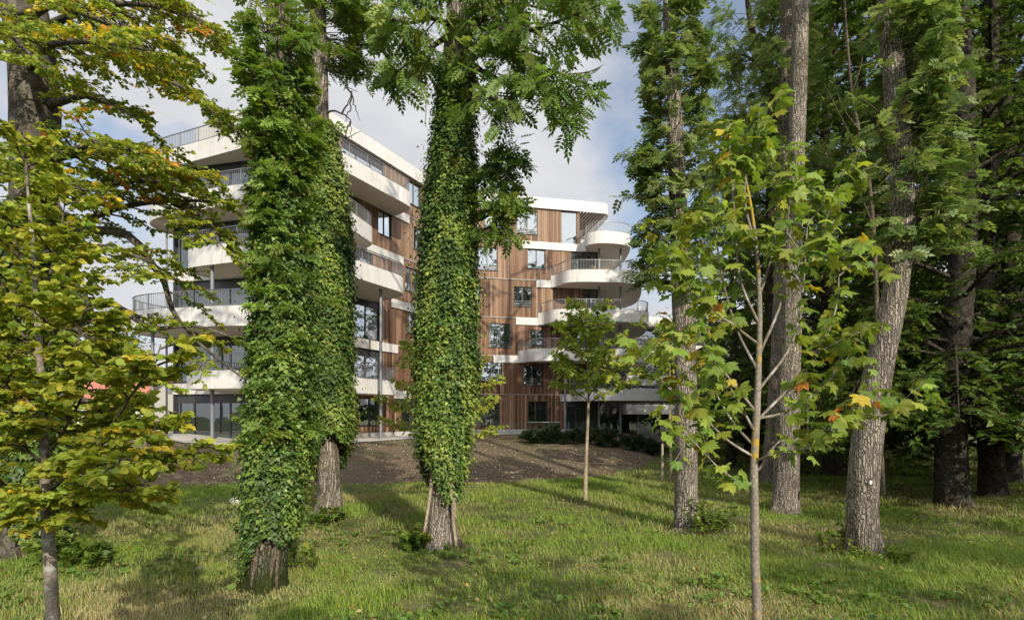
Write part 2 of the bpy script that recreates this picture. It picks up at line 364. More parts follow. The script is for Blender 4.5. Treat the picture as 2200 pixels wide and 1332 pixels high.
def limb(wood, tw, pts, r0, r1, nsub, sublen, colf, flat=.85, droop=.12, ntw=8, twl=.35, t0=.2, sides=8, fwd=.7, taper=.6, both=True):
    path = smooth_path(pts, 18)
    wood.tube(path, np.linspace(r0, r1, 18), sides, .12, random.random()*9)
    for i in range(nsub):
        t = t0+(1-t0)*min(.999, (i+random.random())/nsub)
        p, tan = at_path(path, t)
        lat = nrm(np.cross(tan, UP)); sg = 1 if i % 2 == 0 else -1
        d = nrm(tan*fwd*random.uniform(.5,1.2)+lat*sg*random.uniform(.5,1.1)+UP*random.gauss(.05,1)*(1.05-flat))
        L = sublen*(1.1-taper*t)*random.uniform(.55,1.25)
        ks = np.linspace(0, 1, 6)[:, None]
        sub = p+d*L*ks+np.array([[0,0,-1.]])*droop*L*ks**2+rng.standard_normal((6, 3))*.03*L*ks
        wood.tube(sub, np.linspace(max(.008, (r0+(r1-r0)*t)*.38), .004, 6), 5)
        c = colf(p)
        for j in range(ntw):
            tt = .18+.82*(j+random.random())/ntw; q, ts = at_path(sub, min(tt, .99))
            l2 = nrm(np.cross(ts, UP)); s2 = 1 if j % 2 == 0 else -1
            dd = nrm(ts*random.uniform(.5,1)+l2*s2*random.uniform(.4,1)+UP*random.gauss(.0,.9)*(1.05-flat))
            tw.add(q, dd, twl*random.uniform(.6,1.25)*(1.1-.4*tt), c if random.random() < .3 else colf(q))
    return path

# ------------------------------------------------------------------ ground
def interp(x, pts):
    a = np.array(pts, float); return np.interp(x, a[:, 0], a[:, 1])
YE = [(-70,19.5),(-16,19.8),(-9,20),(0,20.5),(2.2,21.6),(4.3,23.4),(7.7,30.6),(11,41),(14,60),(20,90)]
YT = [(-70,30),(-22,27),(-17,25.2),(-12,23.9),(-8.5,25.5),(-6.2,31),(-4.7,35),(0,40),(5,41),(12,46)]
ZT = [(-60,1.5),(-17,1.5),(-14.5,1.28),(-11,1.15),(0,1.12),(12,1.05)]
def hgt(x, y):
    x = np.asarray(x, float); y = np.asarray(y, float)
    ye = interp(x, YE); d = y-ye; w = np.maximum(interp(x, YT)-ye, 3.0)
    t = np.clip(d/w, 0, 1); rise = interp(x, ZT)*(1-(1-t)**1.35)
    right = np.clip((x-9)/5, 0, 1)
    b = .10*(fbm(x*.22+9, y*.22+3, 2)-.5)+.05*(fbm(x*.9, y*.9, 2)-.5)
    b *= np.clip(1-t*1.3, 0, 1)
    return rise*(1-right)+b
def soil_mask(x, y):
    ye = interp(x, YE)+.9*(fbm(x*.8+40, y*.8+7, 3)-.5)
    return np.clip((y-ye)/.35+.5, 0, 1)*np.clip((12.5-x)/2, 0, 1)
def axis_pts(a, b, step, far):
    core = np.arange(a, b+1e-6, step); lo = [a]; hi = [b]; s = step
    while lo[-1] > -far: s *= 1.35; lo.append(lo[-1]-s)
    s = step
    while hi[-1] < far: s *= 1.35; hi.append(hi[-1]+s)
    return np.concatenate([np.array(lo[:0:-1]), core, np.array(hi[1:])])
gx = axis_pts(-30, 34, .25, 600); gy = axis_pts(0, 48, .25, 600)
X, Yg = np.meshgrid(gx, gy); Zg = hgt(X, Yg)
nx, ny = len(gx), len(gy)
ii, jj = np.meshgrid(np.arange(ny-1), np.arange(nx-1), indexing='ij'); a0 = ii*nx+jj
def ground_mat():
    m, nt, out = new_mat('lawn_and_soil')
    at = N(nt, 'ShaderNodeAttribute', attribute_name='leafcol'); v = coords(nt)
    sep = nt.nodes.new('ShaderNodeSeparateColor'); nt.links.new(at.outputs['Color'], sep.inputs[0])
    g = ramp(nt, [(.3, (.06,.08,.022)), (.5, (.10,.11,.04)), (.7, (.17,.145,.075))]); nt.links.new(noise(nt, v, 1.3, 6, .65), g.inputs[0])
    g2 = ramp(nt, [(.3, (.6,.6,.6)), (.7, (1.2,1.2,1.2))]); nt.links.new(noise(nt, v, 30, 4), g2.inputs[0]); lawn = mixc(nt, 1., g.outputs[0], g2.outputs[0], 'MULTIPLY')
    s = ramp(nt, [(.3, (.080,.057,.038)), (.55, (.122,.090,.060)), (.75, (.160,.122,.084))]); nt.links.new(noise(nt, v, 7, 6, .7), s.inputs[0])
    # pale pebbles
    vo = N(nt, 'ShaderNodeTexVoronoi'); vo.inputs['Scale'].default_value = 22; nt.links.new(v, vo.inputs['Vector'])
    pr = math_n(nt, 'LESS_THAN', vo.outputs['Distance'], .22); wn = N(nt, 'ShaderNodeTexWhiteNoise'); nt.links.new(vo.outputs['Position'], wn.inputs['Vector'])
    pk = math_n(nt, 'MULTIPLY', pr, math_n(nt, 'GREATER_THAN', wn.outputs['Value'], .82))
    soil = mixc(nt, pk, s.outputs[0], (.42,.39,.34))
    gn = ramp(nt, [(.42, (0,0,0)), (.68, (1,1,1))]); nt.links.new(noise(nt, v, .5, 5, .6), gn.inputs[0])
    soil = mixc(nt, math_n(nt, 'MULTIPLY', gn.outputs[0], math_n(nt, 'MULTIPLY', sep.outputs[1], .75)), soil, (.085,.095,.035))
    c = mixc(nt, sep.outputs[0], lawn, soil)
    principled(nt, out, c, .95, .1, normal=bump(nt, noise(nt, v, 30, 6, .7), .5, .03)); return m
M['ground'] = ground_mat()
sm = soil_mask(X, Yg); gtop = np.clip((Yg-interp(X, YE))/10, 0, 1)
ground = np_mesh('ground', np.stack([X, Yg, Zg], -1).reshape(-1, 3), np.stack([a0, a0+1, a0+nx+1, a0+nx], -1).reshape(-1, 4), M['ground'],
                 col=np.stack([sm, gtop, sm*0], -1).reshape(-1, 3), smooth=True)
tag(ground, 'lawn in front of the building with bare soil bank rising to it', 'ground', kind='structure')

# ------------------------------------------------------------------ the apartment building
Cc = np.array([-4.89, 41.95]); dR = np.array([.978, .21]); dL = np.array([-.447, -.894])
LV = [1.14, 4.10, 7.05, 10.0, 12.96, 15.92, 18.55, 19.38]
def wall_u(A, d, px):
    m = (px-CX)/FL; return (m*A[1]-A[0])/(d[0]-m*d[1])
def Wl(s, off):        # plan point along the left wing wall, off metres out
    p = Cc+dL*s+np.array([.894,-.447])*off; return (p[0], p[1])
uR = lambda px: wall_u(Cc, dR, px); uL = lambda px: wall_u(Cc, dL, px)
E1 = np.array([-17.9, 29.5]); N1 = np.array(Wl(15.6, 0)); E5 = np.array([-18.2, 33.0]); N5 = np.array(Wl(14.2, 0))
endR = uR(1287); endR5 = uR(1245)
bld = empty('apartment_building', (Cc[0], Cc[1], 1.1))
tag(bld, 'timber clad apartment block with white curving balconies behind the trees', 'building')

def facade(A, B, z0, z1, ops, name, nrm_sign=1, depth=.2, mat='wood'):
    A = np.asarray(A, float); B = np.asarray(B, float); L = np.linalg.norm(B-A); d = (B-A)/L
    n = np.array([d[1], -d[0]])*nrm_sign           # outward
    us = sorted({0., L} | {o[0] for o in ops} | {o[1] for o in ops}); vs = sorted({z0, z1} | {o[2] for o in ops} | {o[3] for o in ops})
    pt = lambda u, v, o=0.: (A[0]+d[0]*u+n[0]*o, A[1]+d[1]*u+n[1]*o, v)
    mb = MB()
    for i in range(len(us)-1):
        for j in range(len(vs)-1):
            uc, vc = (us[i]+us[i+1])/2, (vs[j]+vs[j+1])/2
            if any(o[0] < uc < o[1] and o[2] < vc < o[3] for o in ops): continue
            q = [(us[i],vs[j]),(us[i+1],vs[j]),(us[i+1],vs[j+1]),(us[i],vs[j+1])]
            if nrm_sign < 0: q = q[::-1]
            mb.face([pt(*w) for w in q], q)
    mb.build(name, M[mat], bld)
    return A, d, n, pt
def window(fr, o, depth=.12):
    A, d, n, pt = fr; u0,u1,v0,v1 = o[:4]; style = o[4] if len(o) > 4 else 'two'
    mb = MB(); w = .055 if style != 'glaze' else .06; t = .07; ax = (d[0], d[1], 0); nn = (n[0], n[1], 0)
    def bx(ua, ub, va, vb, off=-depth, th=t):
        mb.box(pt((ua+ub)/2, (va+vb)/2, off), ub-ua, th, vb-va, ax, nn)
    bx(u0, u0+w, v0, v1); bx(u1-w, u1, v0, v1); bx(u0+w, u1-w, v0, v0+w); bx(u0+w, u1-w, v1-w, v1)
    nm = {'two':1,'one':0,'side':1,'glaze':max(1, int((u1-u0)/1.3)),'door':1,'low':1}[style]
    ms = []
    for k in range(nm):
        f = (k+1)/(nm+1) if style != 'side' else .38
        um = u0+(u1-u0)*f; ms.append(um); bx(um-.04, um+.04, v0+w, v1-w)
    if style == 'glaze': bx(u0+w, u1-w, v1-.42, v1-w, -depth+.01)     # blind box
    for a, b in (((u0,v0),(u1,v0)),((u1,v0),(u1,v1)),((u1,v1),(u0,v1)),((u0,v1),(u0,v0))):
        mb.face([pt(*a, 0), pt(*b, 0), pt(*b, -depth-.08), pt(*a, -depth-.08)])
    wo = mb.build('window', M['dark_metal'], bld)
    es = [u0+w]+ms+[u1-w]
    for k in range(len(es)-1):
        g = MB(); ja, jb = random.gauss(0, .006), random.gauss(0, .006)
        a, b = es[k]+.03*(k > 0), es[k+1]-.03*(k < len(es)-2); h = v1-v0
        g.face([pt(a, v0+w, -depth-ja), pt(b, v0+w, -depth+ja), pt(b, v1-w, -depth+ja+jb), pt(a, v1-w, -depth-ja+jb)], [(0,0),(1,0),(1,1),(0,1)])
        g.build('pane', M['glass_dim' if style in ('glaze','door') else 'glass'], wo)
    if style in ('two','one','side','low'):
        s = MB(); s.box(pt((u0+u1)/2, v0-.02, .015), u1-u0+.08, .12, .04, ax, nn); s.build('sill', M['dark_metal'], wo)
    if style == 'low':
        s = MB()
        for k in range(3): s.bar(pt(u0+.03, v0+.14+.13*k, -.03), pt(u1-.03, v0+.14+.13*k, -.03), .022)
        s.build('guard_rail', M['rail_metal'], wo)

def pxop(uf, A, d, px0, px1, py0, py1, style):
    a, b = sorted((uf(px0), uf(px1))); um = (a+b)/2; Y = A[1]+d[1]*um
    return (a, b, EZ+(HY-py1)/FL*Y, EZ+(HY-py0)/FL*Y, style)
# right face
ro = [pxop(uR, Cc, dR, *w) for w in (
    (1041,1078,453,490,'two'),(1110,1156,453,503,'low'),(1206,1240,453,525,'one'),
    (1024,1069,531,580,'low'),(1133.5,1172,536,577,'two'),(1226,1284,541,590,'door'),
    (1000,1031,612,655,'two'),(1103.5,1142,616,658,'low'),(1252,1285,622,671,'door'),
    (1051,1098,695,746,'low'),(1139,1166,709,741,'two'),(1219,1285,703,752,'door'),
    (1032,1078,777,818,'two'),(1125,1163,786,828,'two'),(1219,1285,790,838,'door'),
    (1022,1072,858,914,'side'),(1135,1177,862,908,'side'),(1214,1286,863,930,'glaze'))]
ro5 = [o for o in ro if o[2] > LV[5]-.1]; ro4 = [o for o in ro if o[2] <= LV[5]-.1]
PR = Cc+dR*endR; PR5 = Cc+dR*endR5
f = facade(Cc, PR5, LV[5]+.02, LV[6]+.05, ro5, 'timber_wall')
for o in ro5: window(f, o)
f = facade(Cc, PR, .6, LV[5]+.02, ro4, 'timber_wall')
for o in ro4: window(f, o)
# left wing face (runs from the inner corner towards the viewer)
def lop(px0, px1, z0, z1, st): a, b = sorted((uL(px0), uL(px1))); return (a, b, z0, z1, st)
lo = [lop(876,904,LV[5]+.95,LV[5]+2.5,'two'), lop(735,826,LV[5]+.06,LV[5]+2.5,'glaze'),
      lop(813,841,LV[4]+.95,LV[4]+2.45,'two'), lop(889,910,LV[4]+.95,LV[4]+2.5,'two'), lop(725,765,LV[4]+.06,LV[4]+2.4,'glaze'),
      lop(871,896,LV[3]+.9,LV[3]+2.5,'two'), lop(720,800,LV[3]+.06,LV[3]+2.4,'glaze'),
      lop(879,906,LV[2]+1.0,LV[2]+2.5,'two'), lop(725,816,LV[2]+.08,LV[2]+2.5,'glaze'),
      lop(883,904,LV[1]+1.0,LV[1]+2.4,'two'), lop(725,816,LV[1]+.06,LV[1]+2.4,'glaze'),
      lop(772,811,LV[0]+.75,LV[0]+2.4,'side'), lop(862,905,LV[0]+.05,LV[0]+2.5,'door')]
f = facade(Cc, N1, .6, LV[5]+.02, [o for o in lo if o[2] < LV[5]], 'timber_wall', -1)
for o in [o for o in lo if o[2] < LV[5]]: window(f, o)
f = facade(Cc, N5, LV[5]+.02, LV[6]+.05, [o for o in lo if o[2] > LV[5]], 'timber_wall', -1)
for o in [o for o in lo if o[2] > LV[5]]: window(f, o)
# end face of the left wing: glazing on the first four storeys, timber at the top
Le = np.linalg.norm(N1-E1)
eo = []
for k in range(5): eo.append((.12, Le-.5, LV[k]+(.12 if k else .1), LV[k+1]-.55, 'glaze'))
f = facade(E1, N1, .6, LV[5]+.02, eo, 'end_wall', 1, mat='dark_metal')
for o in eo: window(f, o)
f = facade(E5, N5, LV[5]+.02, LV[6]+.05, [(2.6, 6.4, LV[5]+.1, LV[5]+2.45, 'glaze')], 'timber_wall', 1)
window(f, (2.6, 6.4, LV[5]+.1, LV[5]+2.45, 'glaze'))
# hidden sides and back so the block is closed
BK = [(-9.5, 47.5), (-6, 52.5)]; SR = (8.0, 52.5); SR5 = (6.4, 52.5)
mb = MB()
for a, b, z0, z1 in ((tuple(PR), SR, .6, LV[5]), (SR, BK[1], .6, LV[5]), (BK[1], BK[0], .6, LV[5]), (BK[0], tuple(E1), .6, LV[5]),
                     (tuple(PR5), SR5, LV[5], LV[6]), (SR5, BK[1], LV[5], LV[6]), (BK[1], BK[0], LV[5], LV[6]), (BK[0], tuple(E5), LV[5], LV[6])):
    l = math.hypot(b[0]-a[0], b[1]-a[1]); mb.face([(*a,z0),(*b,z0),(*b,z1),(*a,z1)], [(0,z0),(l,z0),(l,z1),(0,z1)])
mb.build('rear_wall', M['wood'], bld)
mb = MB()
for k in range(5):        # dark side glazing between the slabs at the right end
    a = np.array(PR); b = np.array(SR); d = (b-a)/np.linalg.norm(b-a); n = np.array([d[1], -d[0]])
    q0 = a+d*.3+n*.03; q1 = b-d*.3+n*.03
    mb.face([(*q0, LV[k]+.08), (*q1, LV[k]+.08), (*q1, LV[k+1]-.5), (*q0, LV[k+1]-.5)])
mb.build('side_glazing', M['glass_dim'], bld)
# plinth
mb = MB(); n2 = np.array([.21,-.978]); nl = np.array([.894,-.447])
for A_, d_, n_, L_ in ((Cc, dR, n2, uR(1213)), (Cc, dL, nl, uL(757)+3)):
    a = A_+n_*.02; b = A_+d_*L_+n_*.02
    mb.face([(*a,.5),(*b,.5),(*b,1.42),(*a,1.42)]); mb.face([(*a,1.42),(*b,1.42),(*(b-n_*.02),1.42),(*(a-n_*.02),1.42)])
mb.build('plinth', M['concrete'], bld)
# storey trims
for k in range(1, 6):
    mb = MB()
    for d_, n_, L_ in ((dR, n2, endR if k < 5 else endR5), (dL, nl, 15.2 if k < 5 else 14.2)):
        mb.bar((*(Cc+n_*.03), LV[k]), (*(Cc+d_*L_+n_*.03), LV[k]), .05, .05)
    mb.build('storey_trim', M['sill'], bld)
# white bands on the walls
def band(A, d, n, u0, u1, k, lo_=-.52, hi_=.05):
    mb = MB(); um = (u0+u1)/2; c = A+d*um+n*.04
    mb.box((*c, LV[k]+(lo_+hi_)/2), abs(u1-u0), .09, hi_-lo_, (d[0],d[1],0)); mb.build('fascia_band', M['white'], bld)
for px0, px1, k in ((1122,1262,5),(1152,1200,4),(1108,1175,3),(1060,1135,2),(1203,1286,1)): band(Cc, dR, n2, uR(px0), uR(px1), k)
for px0, px1, k in ((846,878,5),(783,865,4),(840,902,3),(740,853,2),(846,880,1)): band(Cc, dL, nl, uL(px0), uL(px1), k, -.50, .05)
for k in range(1, 5):
    d_ = (N1-E1)/Le; band(E1, d_, np.array([d_[1], -d_[0]]), -.25, 6.2, k, -.5, .06)

def chaikin(pts, it=3):
    pts = [np.array(p, float) for p in pts]
    for _ in range(it):
        q = [pts[0]]
        for a, b in zip(pts[:-1], pts[1:]): q += [a*.75+b*.25, a*.25+b*.75]
        q.append(pts[-1]); pts = q
    return np.array(pts)
def balcony(outline, inner, k, zb=-.5, zt=.42, rail=True, it=3, railh=1.17):
    P_ = chaikin(outline, it); L = LV[k]; z0, z1 = L+zb, L+zt
    tan = nrm(np.gradient(P_, axis=0)); nn = np.stack([tan[:, 1], -tan[:, 0]], 1)       # outward on the right of travel
    Q = P_-nn*.12
    fb = MB(); acc = 0
    for i in range(len(P_)-1):
        a, b, c, d = P_[i], P_[i+1], Q[i+1], Q[i]; l = np.linalg.norm(b-a); uv = [(acc,z0),(acc+l,z0),(acc+l,z1),(acc,z1)]; acc += l
        fb.face([(*a,z0),(*b,z0),(*b,z1),(*a,z1)], uv)
        fb.face([(*d,z1),(*c,z1),(*c,z0),(*d,z0)], uv)
        fb.face([(*a,z1),(*b,z1),(*c,z1),(*d,z1)], uv); fb.face([(*d,z0),(*c,z0),(*b,z0),(*a,z0)], uv)
    for i in (0, -1): fb.face([(*P_[i],z0),(*Q[i],z0),(*Q[i],z1),(*P_[i],z1)])
    bo = fb.build('balcony', M['white'], bld)
    poly = [tuple(p) for p in Q]+[tuple(p) for p in inner]
    mb = MB(); mb.prism(poly, z0+.03, L-.02); mb.build('soffit', M['soffit'], bo)
    if rail:
        rb = MB(); Rm = P_-nn*.06; seg = np.linalg.norm(np.diff(Rm, axis=0), axis=1); cum = np.concatenate([[0], np.cumsum(seg)])
        zr = L+railh; tot = cum[-1]; cnt = int(tot/.115)
        ip = lambda s: np.array([np.interp(s, cum, Rm[:, 0]), np.interp(s, cum, Rm[:, 1])])
        for q in range(cnt+1):
            p = ip(tot*q/cnt); post = q % 12 == 0
            w = .04 if post else .016
            rb.box((p[0], p[1], (z1+zr)/2), w, w, zr-z1, (1,0,0))
        for i in range(len(Rm)-1):
            rb.bar((*Rm[i],zr), (*Rm[i+1],zr), .05, .035); rb.bar((*Rm[i],z1+.07), (*Rm[i+1],z1+.07), .02, .02)
        rb.build('railing', M['rail_metal'], bo)
    return bo
inL = [Wl(6, -.1), Wl(13, -.1), tuple(N1+np.array([-.3,.6])), tuple(E1+np.array([.8,.5]))]
# left wing balconies, travelling from the far left round the nose to the right
balcony([(-19.0,34.6),(-20.9,31.6),(-20.5,30.2),(-20.0,30.05),(-15.5,28.1),(-12.8,26.9),(-11.4,26.2),(-10.7,26.3),Wl(13.4,2),Wl(9,2),Wl(7.6,2.05),Wl(6.9,1.9),Wl(6.5,.9),Wl(6.3,0)], [Wl(6.4,-.6),Wl(13.5,-.6),(-15.5,33.2)], 5)
balcony([(-17.3,33),(-19.4,29.9),(-18.3,28.2),(-15,27),(-12.2,26.1),(-10.5,26.2),Wl(13,2.2),Wl(10.6,1.6),Wl(9.9,1.4),Wl(9.5,.7),Wl(9.3,0)], [Wl(9.4,-.6),Wl(15,-.6),(-15.5,31.2)], 4)
balcony([(-15.2,29.0),(-15.9,27.7),(-15.5,26.5),(-13.2,25.7),(-11.2,25.0),(-9.3,25.6),Wl(13.7,3.3),Wl(11,3.3),Wl(9.5,3.3),Wl(8.7,2.6),Wl(8.4,1.2),Wl(8.3,0)], [Wl(8.4,-.6),Wl(15,-.6)], 3)
balcony([(-16.8,32),(-19.1,28.6),(-18.4,26.6),(-14.2,25.5),(-11.6,25.1),(-10.2,26),Wl(14,1.5),Wl(12.5,.8),Wl(12,0)], [Wl(12.2,-.6),Wl(15,-.6),(-15.5,31.2)], 2)
balcony([(-15.1,29.0),(-15.3,27),(-15.2,25.7),(-13.2,25.0),(-11.2,24.7),(-9.9,25.3),Wl(14,2.2),Wl(10.5,2.2),Wl(9,2.2),Wl(8.4,1.9),Wl(8.1,.9),Wl(8,0)], [Wl(8.1,-.6),Wl(15,-.6)], 1, -.4, .42)
# right balconies
def Rw(px, off=0.): p = Cc+dR*uR(px)+n2*off; return (p[0], p[1])
balcony([Rw(1247,.09),Rw(1258,.3),(5.5,42.6),(6.4,41.9),(7.6,42.0),(8.9,42.5),(9.3,43.6),(9.5,47.8),(8.6,51.5)], [(8,52),(6.6,52),Rw(1240,-.3)], 5)
balcony([Rw(1182,.09),Rw(1192,.4),(3.9,42.1),(4.6,41.7),(6.5,41.7),(8.7,42),(9.7,42.5),(10.2,43.6),(11.2,49.3),(10.5,52)], [(8,52.2),Rw(1285,-.4),Rw(1182,-.3)], 4)
balcony([Rw(1155,.09),Rw(1166,.4),(2.9,42),(3.7,41.6),(6,41.6),(9.3,42),(10.4,42.6),(10.8,44),(11.6,49.5),(11,52)], [(8,52.2),Rw(1285,-.4),Rw(1155,-.3)], 3)
balcony([Rw(1112,.09),Rw(1122,.4),(1.3,41.9),(2.1,41.5),(5,41.5),(9,42),(10.2,42.6),(10.7,44),(11.6,49.5),(11,52)], [(8,52.2),Rw(1285,-.4),Rw(1112,-.3)], 2)
balcony([Rw(1222,.09),Rw(1232,.3),(5.2,42.4),(6,41.7),(8,41.6),(11,42.2),(12.4,43.2),(12.8,45),(12.8,50)], [(8,52.2),Rw(1285,-.4),Rw(1222,-.3)], 1)
# roof
tipc = chaikin([tuple(PR5+n2*.15), (6.9,44.35),(7.65,44.55),(7.9,45.6),(6.6,52.6)], 3)
mainp = [tuple(E5+np.array([-.4,-.1])), tuple(N5+np.array([.05,-.35])), tuple(Cc+np.array([.16,-.2])), tuple(PR5+n2*.15), (6.45,52.6), BK[1], BK[0]]
rb = MB(); rb.prism(mainp, LV[6], LV[7])
ro_ = rb.build('roof', M['white'], bld)
tan = nrm(np.gradient(tipc, axis=0)); nn = np.stack([tan[:, 1], -tan[:, 0]], 1); Q = tipc-nn*.14
mb = MB()
for i in range(len(tipc)-1):
    a, b, c, d = tipc[i], tipc[i+1], Q[i+1], Q[i]
    mb.face([(*a,LV[6]),(*b,LV[6]),(*b,LV[7]),(*a,LV[7])], [(i*.3,0),(i*.3+.3,0),(i*.3+.3,1),(i*.3,1)]); mb.face([(*d,LV[7]),(*c,LV[7]),(*c,LV[6]),(*d,LV[6])])
    mb.face([(*a,LV[7]),(*b,LV[7]),(*c,LV[7]),(*d,LV[7])]); mb.face([(*d,LV[6]),(*c,LV[6]),(*b,LV[6]),(*a,LV[6])])
mb.build('pergola_edge', M['white'], ro_)
for x0 in np.arange(5.62, 7.7, .27):
    L_ = 8.1-max(0, x0-7.3)*.6; y0 = 44.45+max(0, x0-7.2)*.5
    mb = MB(); mb.bar((x0, y0, LV[6]+.07), (x0-.21*L_*.98, y0+.978*L_, LV[6]+.07), .11, .15); mb.build('pergola_slat', M['slat_wood'], ro_)
# steel columns
def column(px, Y, z1, r=.075, z0=None):
    x, y = XY(px, Y); z0 = float(hgt(x, y))-.1 if z0 is None else z0
    mb = MB(); mb.tube((x,y,z0), (x,y,z1), r, n=14); mb.build('column', M['steel'], bld, True)
column(328, 27.2, LV[2]-.47); column(358, 29.2, LV[5]-.47, .05); column(456, 26.4, LV[3]-.47, .085); column(818, 31.2, LV[3]-.47, .085)
column(1287, 43.4, LV[5]-.47, .09, LV[3]); column(1333, 43.6, LV[5]-.47, .09); column(1214, 42.1, LV[2]-.47, .09); column(1287, 43.4, LV[2]-.47, .07)
# timber bench board below the ground floor window
mb = MB(); a = Cc+dR*uR(1132)+n2*.28; b = Cc+dR*uR(1199)+n2*.28; mb.bar((*a, LV[0]+.83), (*b, LV[0]+.83), .5, .06); mb.build('window_ledge', M['concrete'], bld)
# terrace sheet around the block
def terr():
    xs = np.concatenate([np.arange(-24,-5,.5), np.arange(-5, 6.1, 1.)])
    V = []; Fq = []
    front = interp(xs, YT); 
    for j, x in enumerate(xs):
        for t in np.linspace(0, 1, 8):
            y = front[j]+.1+t*(46-front[j]); V.append((x, y, float(hgt(x, y))+.03))
    for j in range(len(xs)-1):
        for i in range(7): a = j*8+i; Fq.append((a, a+8, a+9, a+1))
    m, nt, out = new_mat('terrace_paving'); v = coords(nt)
    n = ramp(nt, [(.3, (.30,.28,.25)), (.5, (.42,.40,.37)), (.7, (.52,.50,.47))]); nt.links.new(noise(nt, v, 14, 5, .7), n.inputs[0])
    principled(nt, out, n.outputs[0], .9, .2, normal=bump(nt, noise(nt, v, 40, 3), .6, .02))
    o = np_mesh('terrace', V, np.array(Fq), m); tag(o, 'pale gravel and paving strip round the glazed ground floor', 'terrace', kind='structure')
terr()

# rear wing, seen low between the trees on the right
rw = empty('rear_building', (15, 56, 0)); tag(rw, 'low flat roofed white block with dark glazing beyond the right balconies', 'building')
mb = MB(); mb.prism([(6.9,55.5),(30,58),(30,68),(7,66)], 0, 11.2); mb.build('wall', M['dark_metal'], rw)
mb = MB(); mb.prism([(6.6,53.8),(30.3,56.4),(30.3,68.3),(6.6,66.3)], 11.2, 12.1); mb.build('roof', M['white'], rw)
for z in (2.6, 5.4, 8.3):
    mb = MB(); mb.prism([(11.0,53.6),(30.3,55.8),(30.3,58),(11.0,56.1)], z, z+.95); b = mb.build('balcony', M['white'], rw)
    r_ = MB()
    for q in range(120):
        p = np.array([11.05,53.7])+np.array([19.2,2.2])*q/119; r_.box((*p, z+1.3), .02, .02, .7)
    r_.bar((11.05,53.7,z+1.65), (30.2,55.9,z+1.65), .05); r_.build('railing', M['rail_metal'], b)
for z0, z1 in ((.3,2.5),(3.6,5.3),(6.4,8.2),(9.3,11.1)):
    for q in range(6):
        mb = MB(); a = np.array([7.2,55.5])+np.array([22.6,2.45])*(q+.05)/6; b = np.array([7.2,55.5])+np.array([22.6,2.45])*(q+.92)/6
        mb.face([(a[0],a[1]-.03,z0),(b[0],b[1]-.03,z0),(b[0],b[1]-.03,z1),(a[0],a[1]-.03,z1)]); mb.build('window', M['glass_dim'], rw)
for x in (12.3, 17.5, 23):
    mb = MB(); mb.tube((x,54.5,0),(x,54.5,11.2),.09); mb.build('column', M['steel'], rw)
# flue on the rear roof
mb = MB(); mb.tube((13.2,58,12.1),(13.2,58,13.6),.13); mb.tube((13.2,58,13.6),(13.2,58,13.75),.2); mb.build('flue', M['white'], rw)

# ------------------------------------------------------------------ trees
def wcol(pal, wts=None):
    pal = np.array(pal, float); wts = None if wts is None else np.array(wts)/sum(wts)
    return lambda p=None: pal[rng.choice(len(pal), p=wts)]
ASHC = wcol([(.105,.160,.032),(.135,.190,.038),(.080,.132,.030),(.17,.21,.05)], [4,3,3,1])
def trunk_path(pts, Y, top=None):
    """pts: (px, py, width px[, Y]); returns a world path with radii, continued upwards to height top"""
    A = []; r = []
    for q in pts:
        y = q[3] if len(q) > 3 else Y; A.append(P(q[0], q[1], y)); r.append(q[2]/2/FL*y)
    if top is not None:
        d = (A[-1]-A[-2]); d = d/d[2]; d[:2] *= .5
        for f in (.33, .66, 1.): z = A[-1][2]; h = top-z; 
        z0 = A[-1][2]; p0 = A[-1].copy(); r0 = r[-1]
        for f in (.25, .5, .75, 1.): A.append(p0+d*(top-z0)*f+np.array([random.gauss(0,.12), random.gauss(0,.12), 0])); r.append(r0*(1-.85*f))
    A = np.array(A); n = 70; path = smooth_path(A, n); rad = np.interp(np.linspace(0, len(r)-1, n), range(len(r)), r)
    return path, rad
def flare(zb, amt=.35, h=.22, k=4, ph=0.):
    return lambda z, th: 1+amt*np.exp(-np.maximum(z-zb, 0)/h)*(.75+.65*np.sin(k*th+ph)+.3*np.sin((k+3)*th+1+ph))
def base_of(path): return (path[0][0], path[0][1], float(hgt(path[0][0], path[0][1])))
def dense_low(path, rad, zcut, n1=60):
    """more rings below zcut so flares and fissures show"""
    t = np.linspace(0, 1, len(path)); ic = np.searchsorted(path[:, 2], zcut)/len(path)
    tt = np.concatenate([np.linspace(0, ic, n1), np.linspace(ic, 1, 60)[1:]])
    return np.stack([np.interp(tt, t, path[:, i]) for i in range(3)], 1), np.interp(tt, t, rad)
def add_trunk(root, path, rad, mat, fl=.35, sides=40, ph=0., name='trunk'):
    zb = float(hgt(path[0][0], path[0][1])); path = path.copy(); path[0][2] = zb-.15
    pp, rr = dense_low(path, rad, zb+2.2); w_ = Wood(); w_.tube(pp, rr, sides, .07, ph*3+1, flare(zb, fl, .25, 4, ph)); return w_.build(name, mat, root)
